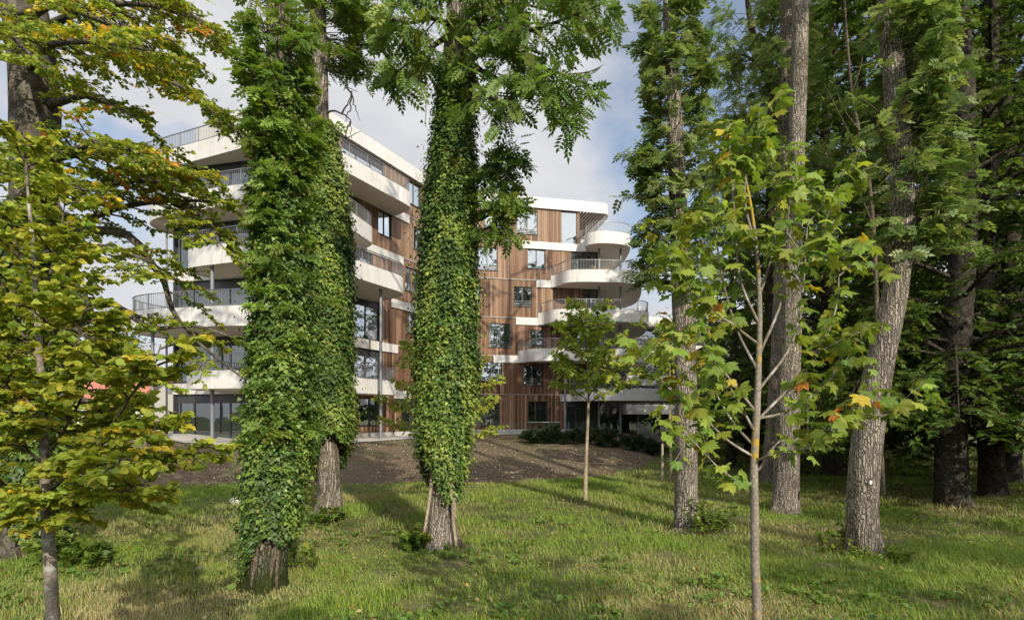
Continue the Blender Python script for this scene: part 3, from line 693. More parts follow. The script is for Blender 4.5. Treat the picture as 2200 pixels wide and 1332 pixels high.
def high_crown(root, path, z0, nl, ll, T=T_ASH, size=.40, per=3, colf=ASHC, name='crown', spreadz=.45, lo=None):
    wd = Wood(); tw = Twigs(); zt = path[-1][2]
    for i in range(nl):
        z = z0+(zt-z0)*(i+random.random()*.7)/nl; k = min(np.searchsorted(path[:, 2], z), len(path)-1); p = path[k]
        a = i*2.4+random.random(); L = ll*random.uniform(.6,1.1)*(1.15-.5*(z-z0)/(zt-z0))
        d = np.array([math.cos(a), math.sin(a), spreadz+random.uniform(-.1,.3)])
        pts = [p, p+d*L*.35, p+d*L*.7+np.array([0,0,.12*L]), p+d*L+np.array([0,0,.1*L])]
        limb(wd, tw, pts, .085, .02, 7, 1.3, colf, flat=.35, droop=.25, ntw=4, twl=.35, t0=.4)
    leaf_on_twigs(tw, per, size, T, name, M['leaf'], root, flat=.35, spread=.75, droop=.35, wood=wd)
    wd.build('branches', M['ash_bark'], root)
def ivy(root, path, prof, z0f, n, pal, size=.078, trad=.25, name='ivy', lump=.2, seed=0):
    """prof: [(z, outer radius)], z0f(theta): lower edge"""
    pz, pr = np.array(prof).T; zmin, zmax = pz[0], pz[-1]
    u = rng.random(n*2); cdf = np.cumsum(np.interp(np.linspace(zmin, zmax, 200), pz, pr)); cdf /= cdf[-1]
    z = np.interp(u, cdf, np.linspace(zmin, zmax, 200)); th = rng.random(n*2)*2*np.pi
    lowf = z0f(th); keep = z > lowf+.25*(fbm(th*2+seed, z*3, 2)-.4); z, th = z[keep][:n], th[keep][:n]; n = len(z)
    cx = np.interp(z, path[:, 2], path[:, 0]); cy = np.interp(z, path[:, 2], path[:, 1])
    per = lambda s: fbm(np.cos(th)*1.3*s+seed+20, z*1.15*s+np.sin(th)*1.3*s+seed+60, 3)
    lm = per(1.0)*.5+per(3.3)*.5
    Ro = np.interp(z, pz, pr)*(1+lump*2*(lm-.5)); rt = trad
    fr = 1-.5*rng.random(n)**1.6
    r = rt+(Ro-rt)*fr+rng.exponential(.045, n)
    o = np.stack([np.cos(th), np.sin(th), np.zeros(n)], 1); tg = np.stack([-np.sin(th), np.cos(th), np.zeros(n)], 1)
    pos = np.stack([cx, cy, z], 1)+o*r[:, None]
    ax = np.array([0,0,-.75])+o*.55+tg*(rng.standard_normal(n)*.55)[:, None]+rng.standard_normal((n, 3))*.25
    nr = o*.9+UP*.5+rng.standard_normal((n, 3))*.38
    sz = size*np.clip(1+.28*rng.standard_normal(n), .45, 1.7)
    pal = np.array(pal); g = np.clip((per(1.6)-.3)/.4+rng.standard_normal(n)*.25, 0, .999)
    col = pal_var(pal[(g*len(pal)).astype(int)], n, .2, .1)
    leaves(name, T_IVY, pos, ax, nr, sz, col, M['ivy'], root)
    # climbing stems under the leaves
    wd = Wood()
    for k in range(7):
        a0 = random.random()*6.28; zz = np.linspace(zmin-.2, zmax-.2, 24); aa = a0+.35*np.sin(zz*.9+k)+.15*zz*random.uniform(-.3,.3)
        xs = np.interp(zz, path[:, 2], path[:, 0]); ys = np.interp(zz, path[:, 2], path[:, 1]); rr_ = trad*1.03
        wd.tube(np.stack([xs+np.cos(aa)*rr_, ys+np.sin(aa)*rr_, zz], 1), np.linspace(.028, .012, 24), 6)
    wd.build('climbing_stem', M['twig'], root)
IVYC = [(.040,.072,.015),(.057,.098,.018),(.080,.126,.022),(.108,.156,.028),(.142,.186,.036)]
def sprouts(root, path, zr, n, rad, L, T, size, per, colf, name='sprouts', up=.9, azim=None):
    wd = Wood(); tw = Twigs()
    for i in range(n):
        z = random.uniform(*zr); a = random.uniform(0, 6.283) if azim is None else random.gauss(*azim)
        c = np.array([np.interp(z, path[:, 2], path[:, 0]), np.interp(z, path[:, 2], path[:, 1]), z]); o = np.array([math.cos(a), math.sin(a), 0])
        r = rad(z)*random.uniform(.5, 1.0); p = c+o*r; l = L*random.uniform(.5,1.3); col = colf(p)
        d = nrm(o*random.uniform(.5,1)+UP*up*random.uniform(.3,1.2)+rng.standard_normal(3)*.2)
        ks = np.linspace(0, 1, 6)[:, None]; q = p+d*l*ks+np.array([0,0,-.25])*l*ks**2
        wd.tube(np.vstack([c+o*.1, q]), np.linspace(.012, .004, 7), 5)
        for j in range(4): tw.add(q[1+j], q[2+j]-q[1+j], l*.26, col)
    leaf_on_twigs(tw, per, size, T, name, M['leaf'], root, flat=.55, spread=1.0, droop=.3, vcol=.16, hue=.08)
    wd.build('shoots', M['twig'], root)

# --- A: nearest ivy clad ash
def z_at(py, Y): return EZ+(HY-py)/FL*Y
Y = 8.15
pa, ra = trunk_path([(567,1262,76),(585,1120,72),(600,950,70),(606,800,66),(604,500,60),(602,250,55),(600,0,50)], Y, 21)
tA = empty('ash_tree', base_of(pa)); tag(tA, 'nearest ivy clad ash with mossy foot and long feathery side shoots', 'tree', 'ivy clad ash trunks on the lawn')
add_trunk(tA, pa, ra, M['ash_bark_moss'], .3, 44, .4)
ivy(tA, pa, [(z_at(1245,Y),.28),(z_at(1180,Y),.32),(z_at(1130,Y),.35),(z_at(1050,Y),.38),(z_at(900,Y),.36),(z_at(750,Y),.36),(z_at(600,Y),.33),(z_at(450,Y),.29),(z_at(330,Y),.27),(z_at(150,Y),.235)],
    lambda th: z_at(1200,Y)+.36*np.cos(th+.5)+.14*np.sin(3*th), 36000, IVYC[:4], .050, .25, seed=3, lump=.3)
ASHS = wcol([(.120,.180,.036),(.150,.215,.040),(.092,.150,.032),(.19,.24,.055)], [4,4,3,1])
sprouts(tA, pa, (z_at(1010,Y), z_at(60,Y)), 215, lambda z: .32, .25, T_ASH_L, .145, 4, ASHS, up=.7)
sprouts(tA, pa, (z_at(330,Y), z_at(-20,Y)), 46, lambda z: .36, .36, T_ASH_L, .16, 4, ASHS, name='side_shoots', up=.8)
sprouts(tA, pa, (z_at(960,Y), z_at(300,Y)), 46, lambda z: .36, .32, T_ASH_L, .16, 4, ASHS, name='side_shoots', up=.5, azim=(-1.3,.8))
high_crown(tA, pa, 11, 8, 3.2, size=.34)
# --- B: ash behind it, bare flank on the right
Y = 13.7
pb, rb_ = trunk_path([(706,1112,54),(708,1050,46),(704,950,44),(700,800,42),(694,500,40),(688,300,37),(686,150,35),(684,0,34)], Y, 22)
tB = empty('ash_tree', base_of(pb)); tag(tB, 'ivy clad ash with bare grey lower flank and dead twigs near the roof line', 'tree', 'ivy clad ash trunks on the lawn')
add_trunk(tB, pb, rb_, M['ash_bark'], .3, 40, 1.4)
ivy(tB, pb, [(z_at(1075,Y),.30),(z_at(1000,Y),.44),(z_at(900,Y),.57),(z_at(800,Y),.64),(z_at(600,Y),.66),(z_at(450,Y),.58),(z_at(330,Y),.42),(z_at(270,Y),.30)],
    lambda th: z_at(985,Y)+.55*np.cos(th+.75)+.12*np.sin(4*th), 64000, IVYC, .064, .24, seed=11, lump=.42)
sprouts(tB, pb, (z_at(110,Y), z_at(-40,Y)), 60, lambda z: .5, .95, T_ASH, .3, 4, ASHC, up=.45, azim=(.3,.8))
high_crown(tB, pb, 14.5, 8, 3.4)
wd = Wood()
for pts in ([(702,150,13.6),(722,158,13.4),(745,185,13.3),(768,200,13.3)],[(745,185,13.3),(760,220,13.3),(772,260,13.3)],[(702,240,13.6),(735,243,13.4),(752,262,13.3),(757,300,13.2)],
            [(735,243,13.4),(748,225,13.3),(755,205,13.2)],[(705,255,13.5),(725,280,13.3),(745,297,13.2),(775,281,13.1)],[(752,262,13.3),(742,285,13.2),(745,297,13.2)],[(722,158,13.4),(735,150,13.4),(752,172,13.3)],[(757,195,13.3),(752,235,13.3),(740,262,13.3)]):
    wd.tube(smooth_path([P(*q) for q in pts], 12)+rng.standard_normal((12,3))*.015, np.linspace(.025,.006,12), 5)
wd.build('dead_branch', M['dark_bark'], tB)
# --- C: central ivy clad ash
Y = 10.8
pc, rc = trunk_path([(946,1174,64),(950,1080,56),(956,950,55),(958,800,52),(965,500,48),(974,300,50),(978,150,52),(980,60,48),(982,0,44)], Y, 21)
tC = empty('ash_tree', base_of(pc)); tag(tC, 'tall central ash wrapped in bushy ivy, pale flared foot and open feathery crown', 'tree', 'ivy clad ash trunks on the lawn')
add_trunk(tC, pc, rc, M['ash_bark'], .6, 48, 2.2)
ivy(tC, pc, [(z_at(1075,Y),.27),(z_at(1010,Y),.38),(z_at(950,Y),.43),(z_at(880,Y),.49),(z_at(780,Y),.55),(z_at(650,Y),.53),(z_at(520,Y),.47),(z_at(400,Y),.43),(z_at(300,Y),.34),(z_at(200,Y),.30),(z_at(140,Y),.27)],
    lambda th: z_at(1050,Y)+.32*np.sin(2*th+.5)-.30*np.cos(th-.2), 76000, IVYC, .053, .25, seed=27, lump=.42)
wd = Wood()       # thick ivy stems running down the foot
for pts in ([(930,1005),(924,1060),(917,1110),(908,1160)],[(968,1010),(972,1070),(974,1120),(980,1172)],[(962,1030),(975,1060),(978,1110)],[(960,1000),(965,1040),(972,1075)]):
    wd.tube(smooth_path([P(a, b, Y-.30 if a > 940 else Y-.22) for a, b in pts], 14), np.linspace(.035,.03,14), 8, .1)
wd.build('ivy_root', M['pale_stem'], tC)
wd = Wood(); tw = Twigs()
for pts, ns in (([(985,165,10.8),(1010,80,10.6),(1045,30,10.3),(1075,-60,10.0)],9),([(990,80,10.8),(1050,60,10.3),(1110,70,9.8),(1190,50,9.3),(1290,10,9.0)],16),
            ([(990,90,10.8),(1040,105,10.3),(1100,130,9.9),(1180,150,9.5),(1240,175,9.3)],14),([(985,110,10.8),(1030,150,10.2),(1090,180,9.7),(1160,190,9.3),(1200,215,9.1)],12),
            ([(975,70,10.8),(930,100,10.4),(890,130,10.1),(850,155,9.9)],9),([(975,60,10.8),(930,40,10.2),(880,50,9.7),(835,40,9.4)],10),([(978,20,10.8),(940,-40,10.2),(880,-30,9.6)],8),
            ([(980,60,10.8),(1030,20,11.2),(1120,10,11.6),(1240,40,11.9)],14),([(1000,130,10.6),(1030,190,10.0),(1060,215,9.6),(1100,225,9.4)],7),([(985,40,10.8),(1080,-30,10.4),(1200,-20,10),(1290,0,9.8)],12)):
    limb(wd, tw, [P(*q) for q in pts], .06, .012, ns, .62, ASHC, flat=.5, droop=.35, ntw=5, twl=.22, t0=.2, taper=.35)
for pts, ns in (([(1015,480,10.7),(1060,455,10.5),(1085,400,10.4),(1095,330,10.3)],9),([(1010,440,10.7),(1050,390,10.4),(1075,350,10.3),(1105,335,10.2)],9),([(1015,470,10.7),(1060,440,10.3),(1100,430,10.1)],7),([(1020,500,10.7),(1050,490,10.4),(1075,485,10.2)],4)):
    limb(wd, tw, [P(*q) for q in pts], .028, .008, ns, .34, ASHC, flat=.4, droop=.2, ntw=4, twl=.16, t0=.25, taper=.2)
for pts in ([(905,150,9.9),(903,185,9.9),(915,225,9.9),(913,268,9.9)],[(1205,170,9.4),(1220,215,9.2),(1225,250,9.2)],[(1230,160,9.4),(1265,155,9.3),(1297,140,9.2)]):
    wd.tube(smooth_path([P(*q) for q in pts], 10), np.linspace(.014,.004,10), 5)
for _ in range(7): tw.add(P(random.uniform(1205,1232), random.uniform(225,262), 9.2), np.array([random.uniform(-1,1), -.3, random.uniform(-.6,.2)]), .2, ASHC())
leaf_on_twigs(tw, 3, .30, T_ASH, 'leaf_sprays', M['leaf'], tC, flat=.4, spread=.85, droop=.45, wood=wd)
wd.build('branches', M['dark_bark'], tC)
high_crown(tC, pc, 12.2, 8, 3.2, size=.36)

# --- D, E, F and the one behind: bare fissured ash trunks on the right
def bare_ash(label, pts, Y, top, fl, ph, z0, nl=9, ll=3.4, grp='bare ash trunks on the right lawn'):
    p_, r_ = trunk_path(pts, Y, top); t = empty('ash_tree', base_of(p_)); tag(t, label, 'tree', grp)
    add_trunk(t, p_, r_, M['ash_bark'], fl, 44, ph); high_crown(t, p_, z0, nl, ll, size=.36); return t, p_
ASHD = wcol([(.130,.180,.055),(.155,.205,.066),(.102,.148,.045),(.19,.23,.095)])
Y = 12.1
tD, pd = bare_ash('straight ash with pale fissured trunk, leafy shoots above, nettles at its foot', [(1473,1142,50),(1474,1000,47),(1474,850,46),(1468,700,45),(1462,550,42),(1455,400,36),(1447,200,29),(1440,80,25),(1436,0,23)], Y, 30, .18, .2, 13)
sprouts(tD, pd, (z_at(640,Y), z_at(-20,Y)), 130, lambda z: .36, .5, T_ASH_L, .23, 4, ASHD, up=.9)
sprouts(tD, pd, (z_at(520,Y), z_at(0,Y)), 45, lambda z: .5, .6, T_ASH_L, .23, 4, ASHD, name='side_shoots', up=1.0, azim=(.2,.7))
sprouts(tD, pd, (z_at(620,Y), z_at(330,Y)), 45, lambda z: .6, .6, T_ASH_L, .22, 4, ASHD, name='side_shoots', up=.3, azim=(3.1,.6))
Y = 14.4
tE, pe = bare_ash('clean straight ash trunk standing behind the maple sapling', [(1687,1102,54),(1690,1000,51),(1694,850,48),(1698,700,44),(1704,500,36),(1712,300,33),(1717,150,33),(1720,0,33)], Y, 32, .25, 1.1, 16)
Y = 10.1
tF, pf = bare_ash('curved thick ash trunk with a small white tag on its bark', [(1858,1192,64),(1853,1100,60),(1857,1000,60),(1866,920,59),(1886,800,55),(1908,700,51),(1925,620,48),(1936,520,46),(1938,420,45),(1932,300,44),(1922,180,42),(1912,80,40),(1906,0,38)], Y, 28, .22, 2.8, 11.5)
sprouts(tF, pf, (z_at(560,Y), z_at(-20,Y)), 190, lambda z: .40, .72, T_ASH_L, .2, 4, ASHD, up=.9, azim=(-.4,1.2))
Y = 20.5
tE2, pe2 = bare_ash('slim ash trunk just behind and left of the clean straight one', [(1655,1012,34),(1668,850,33),(1680,600,32),(1686,400,32),(1690,200,30),(1690,0,27)], Y, 31, .2, 3.6, 18)
sprouts(tE2, pe2, (z_at(420,Y), z_at(-40,Y)), 130, lambda z: .6, 1.2, T_ASH, .34, 4, ASHD, up=.8)
p_, r_ = trunk_path([(1668,1000,22),(1662,800,20),(1658,600,19),(1655,420,19),(1660,250,18),(1655,190,16),(1632,130,14),(1615,60,12),(1606,0,10)], 23, 20)
tX = empty('ash_tree', base_of(p_)); tag(tX, 'thin crooked ash leaning left against the sky behind the slim trunk', 'tree', 'bare ash trunks on the right lawn')
add_trunk(tX, p_, r_, M['dark_bark'], .2, 20, 5); sprouts(tX, p_, (z_at(640,23), z_at(-20,23)), 130, lambda z: 1.0, 1.5, T_ASH, .38, 4, ASHD, up=.5)
wd = Wood(); tw = Twigs()
for pts in ([(1655,330,23),(1620,300,22.6),(1580,250,22.4)],[(1658,440,23),(1600,420,22.5),(1570,380,22)],[(1640,150,23),(1600,120,22.6),(1570,130,22.4)],[(1655,250,23),(1690,180,23),(1730,150,23.2)],[(1656,380,23),(1600,350,23.5),(1545,330,24)],[(1657,520,23),(1600,500,23),(1550,450,23)]):
    limb(wd, tw, [P(*q) for q in pts], .07, .02, 9, 1.0, ASHD, flat=.4, droop=.3, ntw=5, twl=.3)
leaf_on_twigs(tw, 3, .36, T_ASH, 'leaf_sprays', M['leaf'], tX, flat=.4, droop=.4, wood=wd); wd.build('branches', M['dark_bark'], tX)
# thin leafless-stemmed sapling right of E
p_, r_ = trunk_path([(1898,1060,9),(1890,900,9),(1884,700,9),(1880,560,9),(1868,400,8),(1845,280,7),(1830,200,6),(1818,60,5),(1813,-20,4)], 12.6)
tS = empty('thin_sapling', base_of(p_)); tag(tS, 'thin grey bare stem rising between the curved ash and the maple', 'sapling')
w_ = Wood(); w_.tube(p_, r_, 10, .05); w_.build('trunk', M['twig'], tS)
w_ = Wood()
for a, b, c in (((1868,400),(1830,300),(1770,180)),((1845,280),(1810,230),(1790,170)),((1874,480),(1850,420),(1838,360)),((1830,200),(1850,140),(1853,90))):
    w_.tube(smooth_path([P(*a,12.6), P(*b,12.4), P(*c,12.2)], 12), np.linspace(.02,.006,12), 6)
w_.build('branches', M['twig'], tS)

# --- the big beech at the left edge
Y = 10.0
pg, rg = trunk_path([(50,1192,100),(60,1000,88),(68,800,84),(74,500,82),(76,300,84),(75,200,88),(62,80,84),(50,0,80)], Y, 20)
tBe = empty('beech_tree', base_of(pg)); tag(tBe, 'big old beech at the left edge with spreading yellowing boughs and ivy round its foot', 'tree')
add_trunk(tBe, pg, rg, M['beech_bark'], .3, 40, .9)
ivy(tBe, pg, [(.12,.62),(.7,.6),(1.5,.58),(3,.60),(4.2,.58),(5.2,.52),(6.2,.44)], lambda th: .15+1.1*np.exp(-((np.mod(th+np.pi,2*np.pi)-np.pi+1.55)/.38)**2)*1.0+0*th, 26000, IVYC[:4], .08, .37, seed=41)
G1, G2, G3, YE_, OR, BR = (.195,.235,.030), (.245,.270,.034), (.140,.185,.030), (.40,.31,.028), (.46,.19,.028), (.24,.09,.03)
def beech_col(p):
    px = CX+FL*p[0]/p[1]; py = HY-FL*(p[2]-EZ)/p[1]
    k = fbm(p[0]*.55+12, p[2]*.55+p[1]*.4+5, 3); lowleft = max(0, 1-abs(px-130)/330)
    w_ = [4, 4, 2.6, .15+3.2*max(0, k-.50)*4*(.45+lowleft), .04+1.7*max(0, k-.55)*4*(.4+lowleft), .015]
    return np.array([G1,G2,G3,YE_,OR,BR])[rng.choice(6, p=np.array(w_)/sum(w_))]
wd = Wood(); tw = Twigs()
BL = [([(95,60,10),(190,20,9.4),(300,10,8.8),(420,40,8.4)],16),([(80,-80,10),(240,20,9.2),(308,131,8.8),(413,203,8.4),(514,289,8.2)],20),
      ([(60,100,10),(-20,60,9),(-90,80,8.5)],9),([(100,228,10),(180,205,9.3),(225,220,8.8),(290,250,8.2)],9),
      ([(60,150,10),(100,100,8.5),(200,90,7.4),(330,110,6.8)],16),([(60,40,10),(120,10,8.6),(230,50,7.8),(380,90,7.4)],16),([(70,60,10),(150,70,9.2),(260,120,8.8),(350,150,8.6)],13),
      ([(55,20,10),(20,40,8.6),(40,90,7.8),(100,150,7.2)],11),([(90,-60,10),(220,-40,9.2),(360,-10,8.8),(440,60,8.6)],13),
      ([(85,520,10),(143,492,9.5),(255,447,9),(375,432,8.6),(514,435,8.3)],18),([(376,435,8.6),(420,455,8.4),(450,480,8.3),(468,530,8.2)],8),
      ([(80,350,10),(180,330,9),(300,330,8.3),(430,375,7.8)],18),([(60,330,10),(20,330,8.5),(-40,350,7.8)],9),([(80,380,10),(120,340,8.5),(220,310,7.6),(340,345,7.2)],17),
      ([(80,430,10),(160,410,9),(280,390,8.6),(400,400,8.4)],15),([(60,400,10),(60,380,8.6),(100,390,7.6),(190,410,7.0)],12),
      ([(143,492,9.5),(269,503,9),(324,566,8.7),(351,601,8.6),(375,675,8.4),(441,749,8.2),(527,816,8)],8),
      ([(110,640,10),(172,661,9.5),(230,648,9),(281,679,8.6),(330,705,8.3),(420,700,8.1),(500,725,8)],8),
      ([(60,560,10),(120,540,8.7),(220,530,7.8),(330,565,7.4)],13),([(50,700,10),(120,690,8.8),(220,740,8),(330,830,7.6)],14),([(324,566,8.7),(350,585,8.2),(380,605,8.0)],5),
      ([(60,620,10),(20,600,8.8),(0,620,8)],6),([(60,830,10),(120,830,8.6),(200,870,7.6),(300,930,7.2)],13),([(60,760,10),(20,760,8.5),(-30,800,8)],6)]
for pts, ns in BL: limb(wd, tw, [P(*q) for q in pts], .075 if len(pts) > 3 else .04, .012, int(ns*(1.4 if pts[0][1] < 440 else 1.05)), .78, beech_col, flat=.84, droop=.16, ntw=10, twl=.27, t0=.2, taper=.45)
leaf_on_twigs(tw, 10, .061, T_OVAL, 'foliage', M['leaf'], tBe, flat=.42, spread=.9, droop=.28, wood=wd, vcol=.2, hue=.12)
wd.build('boughs', M['beech_bark'], tBe)
wd = Wood(); tw = Twigs()      # upper boughs above the picture
for i in range(12):
    z = 10+i*.75; p = np.array([np.interp(z, pg[:, 2], pg[:, 0]), np.interp(z, pg[:, 2], pg[:, 1]), z]); a = i*2.4; L = random.uniform(2.5,4.5); d = np.array([math.cos(a), math.sin(a), .3])
    limb(wd, tw, [p, p+d*L*.4, p+d*L*.8, p+d*L+np.array([0,0,-.3])], .09, .02, 9, 1.3, beech_col, flat=.75, ntw=6, twl=.4)
leaf_on_twigs(tw, 5, .13, T_RHOMB, 'crown', M['leaf'], tBe, flat=.6, droop=.2, wood=wd); wd.build('upper_boughs', M['beech_bark'], tBe)

# --- near young hornbeam, lower left
SAP = wcol([(.225,.255,.032),(.27,.285,.036),(.17,.21,.03),(.38,.31,.034),(.28,.11,.04)], [5,4.5,2.5,1.0,.05])
p_, r_ = trunk_path([(118,1720,30),(116,1450,27),(113,1332,25),(107,1200,24),(101,1110,22),(95,960,18),(88,820,15),(82,700,13),(74,560,10),(64,460,7),(58,390,4)], 3.6)
tH = empty('young_hornbeam', base_of(p_)); tag(tH, 'slender young hornbeam close by at lower left with yellow green leaves', 'sapling')
add_trunk(tH, p_, r_, M['sapling_bark'], .1, 24, .5)
wd = Wood(); tw = Twigs()
HB = [([(100,1100),(180,1050),(260,1015),(350,991),(448,958)],3.5,14),([(96,990),(152,900),(183,839),(215,790)],3.4,9),([(100,1060),(207,968),(258,886),(300,823),(330,790),(345,740)],3.3,13),
      ([(98,1040),(190,985),(290,925),(345,905)],3.3,12),([(100,1090),(40,1060),(-30,1010)],3.4,8),([(98,1000),(30,940),(-20,860)],3.3,8),([(92,900),(150,800),(170,720),(190,640)],3.5,9),
      ([(92,900),(40,830),(10,740),(-10,660)],3.5,9),([(86,780),(130,690),(150,600),(160,520)],3.6,8),([(86,780),(40,700),(20,600)],3.6,7),([(80,660),(110,580),(130,500),(140,430)],3.6,6),
      ([(76,600),(40,540),(20,460)],3.6,5),([(100,1085),(120,1080),(60,1090),(0,1085)],3.2,9),([(101,1105),(170,1085),(240,1065),(300,1040)],3.1,10),([(95,960),(160,930),(220,890),(260,870)],3.9,10),([(94,930),(60,880),(20,890),(-30,900)],3.9,8),
      ([(88,820),(140,780),(190,765),(235,775)],4.0,9),([(84,740),(140,690),(210,690),(250,720)],3.9,7),([(60,400),(54,330),(50,290)],3.6,4),([(97,1000),(150,1000),(220,990),(280,985)],3.0,9),([(90,860),(40,850),(-10,800)],3.2,7)]
for pts, yy, ns in HB:
    k = len(pts); limb(wd, tw, [P(a, b, 3.6+(yy-3.6)*i/(k-1)) for i, (a, b) in enumerate(pts)], (.011), .003, int(ns*1.45), .25, SAP, flat=.74, droop=.12, ntw=6, twl=.11, t0=.15, sides=6, taper=.3)
leaf_on_twigs(tw, 10, .049, T_OVAL, 'foliage', M['leaf'], tH, flat=.36, spread=.9, droop=.25, wood=wd, twr=.0016, vcol=.16, hue=.1)
wd.build('branches', M['twig'], tH)

# --- maples
def maple_leaves(root, paths, size, spacing, T, colf, t0=.35, mat='leaf', pet=.75, name='foliage', wd=None):
    pos=[]; ax=[]; nr=[]; sz=[]; cl=[]
    for path in paths:
        L = np.linalg.norm(np.diff(path, axis=0), axis=1).sum(); n = max(2, int(L*(1-t0)/spacing))
        for i in range(n+1):
            t = t0+(1-t0)*i/n; p, tan = at_path(path, min(t, .995)); a0 = i*1.571+random.random()*.5
            x = nrm(np.cross(tan, UP+.02)); y = np.cross(tan, x)
            for sgn in ((0, math.pi) if i < n else (0, 2.1, 4.2)):
                a = a0+sgn; o = x*math.cos(a)+y*math.sin(a)
                s = size*random.uniform(.45,1.25); d = nrm(o*.9+tan*.45+UP*.25+rng.standard_normal(3)*.15); pl = s*pet*random.uniform(.6,1.2)
                q = p+d*pl; wd.tube(np.array([p, p+d*pl*.6, q-UP*pl*.05]), np.array([.0016,.0014,.0012])*size/.12, 4)
                h = nrm(np.array([d[0], d[1], 0])+1e-3); pos.append(q); ax.append(h*.75+UP*random.gauss(-.5,.35)+rng.standard_normal(3)*.2); nr.append(UP*.8+h*.5+rng.standard_normal(3)*.4); sz.append(s); cl.append(colf(p))
    n = len(pos); Ts = (T_MAPLE, T_MAPLE2, T_MAPLE3) if T is T_MAPLE else (T,); cl = pal_var(np.array(cl), n, .15, .1)
    for k, T_ in enumerate(Ts): leaves(name, T_, np.array(pos)[k::len(Ts)], np.array(ax)[k::len(Ts)], np.array(nr)[k::len(Ts)], np.array(sz)[k::len(Ts)], cl[k::len(Ts)], M[mat], root)
    return n
MAP = wcol([(.150,.205,.032),(.185,.240,.036),(.112,.165,.028),(.19,.20,.028),(.32,.24,.025),(.34,.13,.03)], [5,5,4,1.6,.45,.12])
YM = 3.5
p_, r_ = trunk_path([(1627,1780,22),(1627,1500,20),(1627,1332,19),(1622,1200,18),(1621,1090,17),(1620,1010,16),(1625,900,15),(1630,780,12),(1632,650,10),(1624,520,7),(1605,400,5),(1580,320,3.5)], YM)
tM = empty('maple_sapling', base_of(p_)); tag(tM, 'near maple sapling with large lobed leaves and orange lichen on its slim stem', 'sapling')
add_trunk(tM, p_, r_, M['lichen_bark'], .1, 24, .5)
MBR = [([(1618,1035),(1601,1042),(1578,1029),(1543,1004),(1497,956),(1443,905)],3.4),([(1617,980),(1566,948),(1516,901),(1477,867),(1435,832),(1375,765)],3.5),([(1630,1010),(1671,952),(1721,944),(1760,932),(1814,901),(1868,855)],3.3),
       ([(1630,900),(1680,850),(1713,821),(1760,755),(1794,670),(1802,593),(1790,470)],3.6),([(1620,880),(1551,790),(1520,698),(1500,560),(1490,470)],3.5),([(1622,930),(1590,870),(1560,820),(1530,770)],3.2),
       ([(1628,840),(1700,740),(1725,620),(1735,480),(1750,380)],3.7),([(1630,800),(1580,700),(1545,560),(1535,420),(1530,330)],3.6),([(1632,760),(1680,640),(1690,500),(1700,400),(1705,320)],3.4),
       ([(1632,700),(1590,600),(1580,480),(1570,360),(1565,285)],3.4),([(1630,640),(1660,540),(1665,430),(1655,330)],3.6),([(1625,900),(1700,880),(1780,820),(1840,740)],3.8),([(1622,960),(1570,900),(1500,780),(1430,690)],3.7),
       ([(1622,990),(1680,970),(1750,960),(1800,930)],3.1),([(1630,740),(1560,690),(1480,650),(1410,610)],3.6),([(1500,560),(1460,540),(1410,560)],3.5),([(1735,480),(1790,420),(1840,390)],3.7),([(1802,593),(1850,560),(1890,590)],3.6),
       ([(1760,755),(1830,720),(1890,700)],3.5),([(1760,932),(1840,905),(1930,880),(2000,860)],3.3),([(1545,560),(1500,510),(1470,480)],3.5),([(1620,520),(1600,430),(1610,350),(1640,300)],3.5),([(1690,500),(1740,560),(1780,520)],3.3),([(1725,620),(1680,560),(1640,520)],3.4),
       ([(1520,698),(1470,720),(1420,760)],3.3),([(1580,700),(1520,660),(1460,600)],3.4),([(1497,956),(1470,960),(1450,990)],3.4)]
wd = Wood(); paths = []
for pts, yy in MBR:
    k = len(pts); y0 = YM if abs(pts[0][0]-1625) < 14 else YM+(yy-YM)*.5
    path = smooth_path([P(a, b, y0+(yy-y0)*i/(k-1)) for i, (a, b) in enumerate(pts)], 20); paths.append(path); wd.tube(path, np.linspace(.0095 if k > 3 else .005, .0022, 20), 7)
for k in range(40):
    b = paths[random.randrange(27)]; p, tan = at_path(b, random.uniform(.35,.85)); d = nrm(tan+UP*random.uniform(.2,.9)+rng.standard_normal(3)*.45); l = random.uniform(.15,.4)
    q = smooth_path([p, p+d*l*.5, p+d*l+UP*.03], 8); paths.append(q); wd.tube(q, np.linspace(.0035,.0018,8), 5)
maple_leaves(tM, paths, .072, .056, T_MAPLE, MAP, .25, wd=wd)
wd.build('branches', M['sapling_bark'], tM)
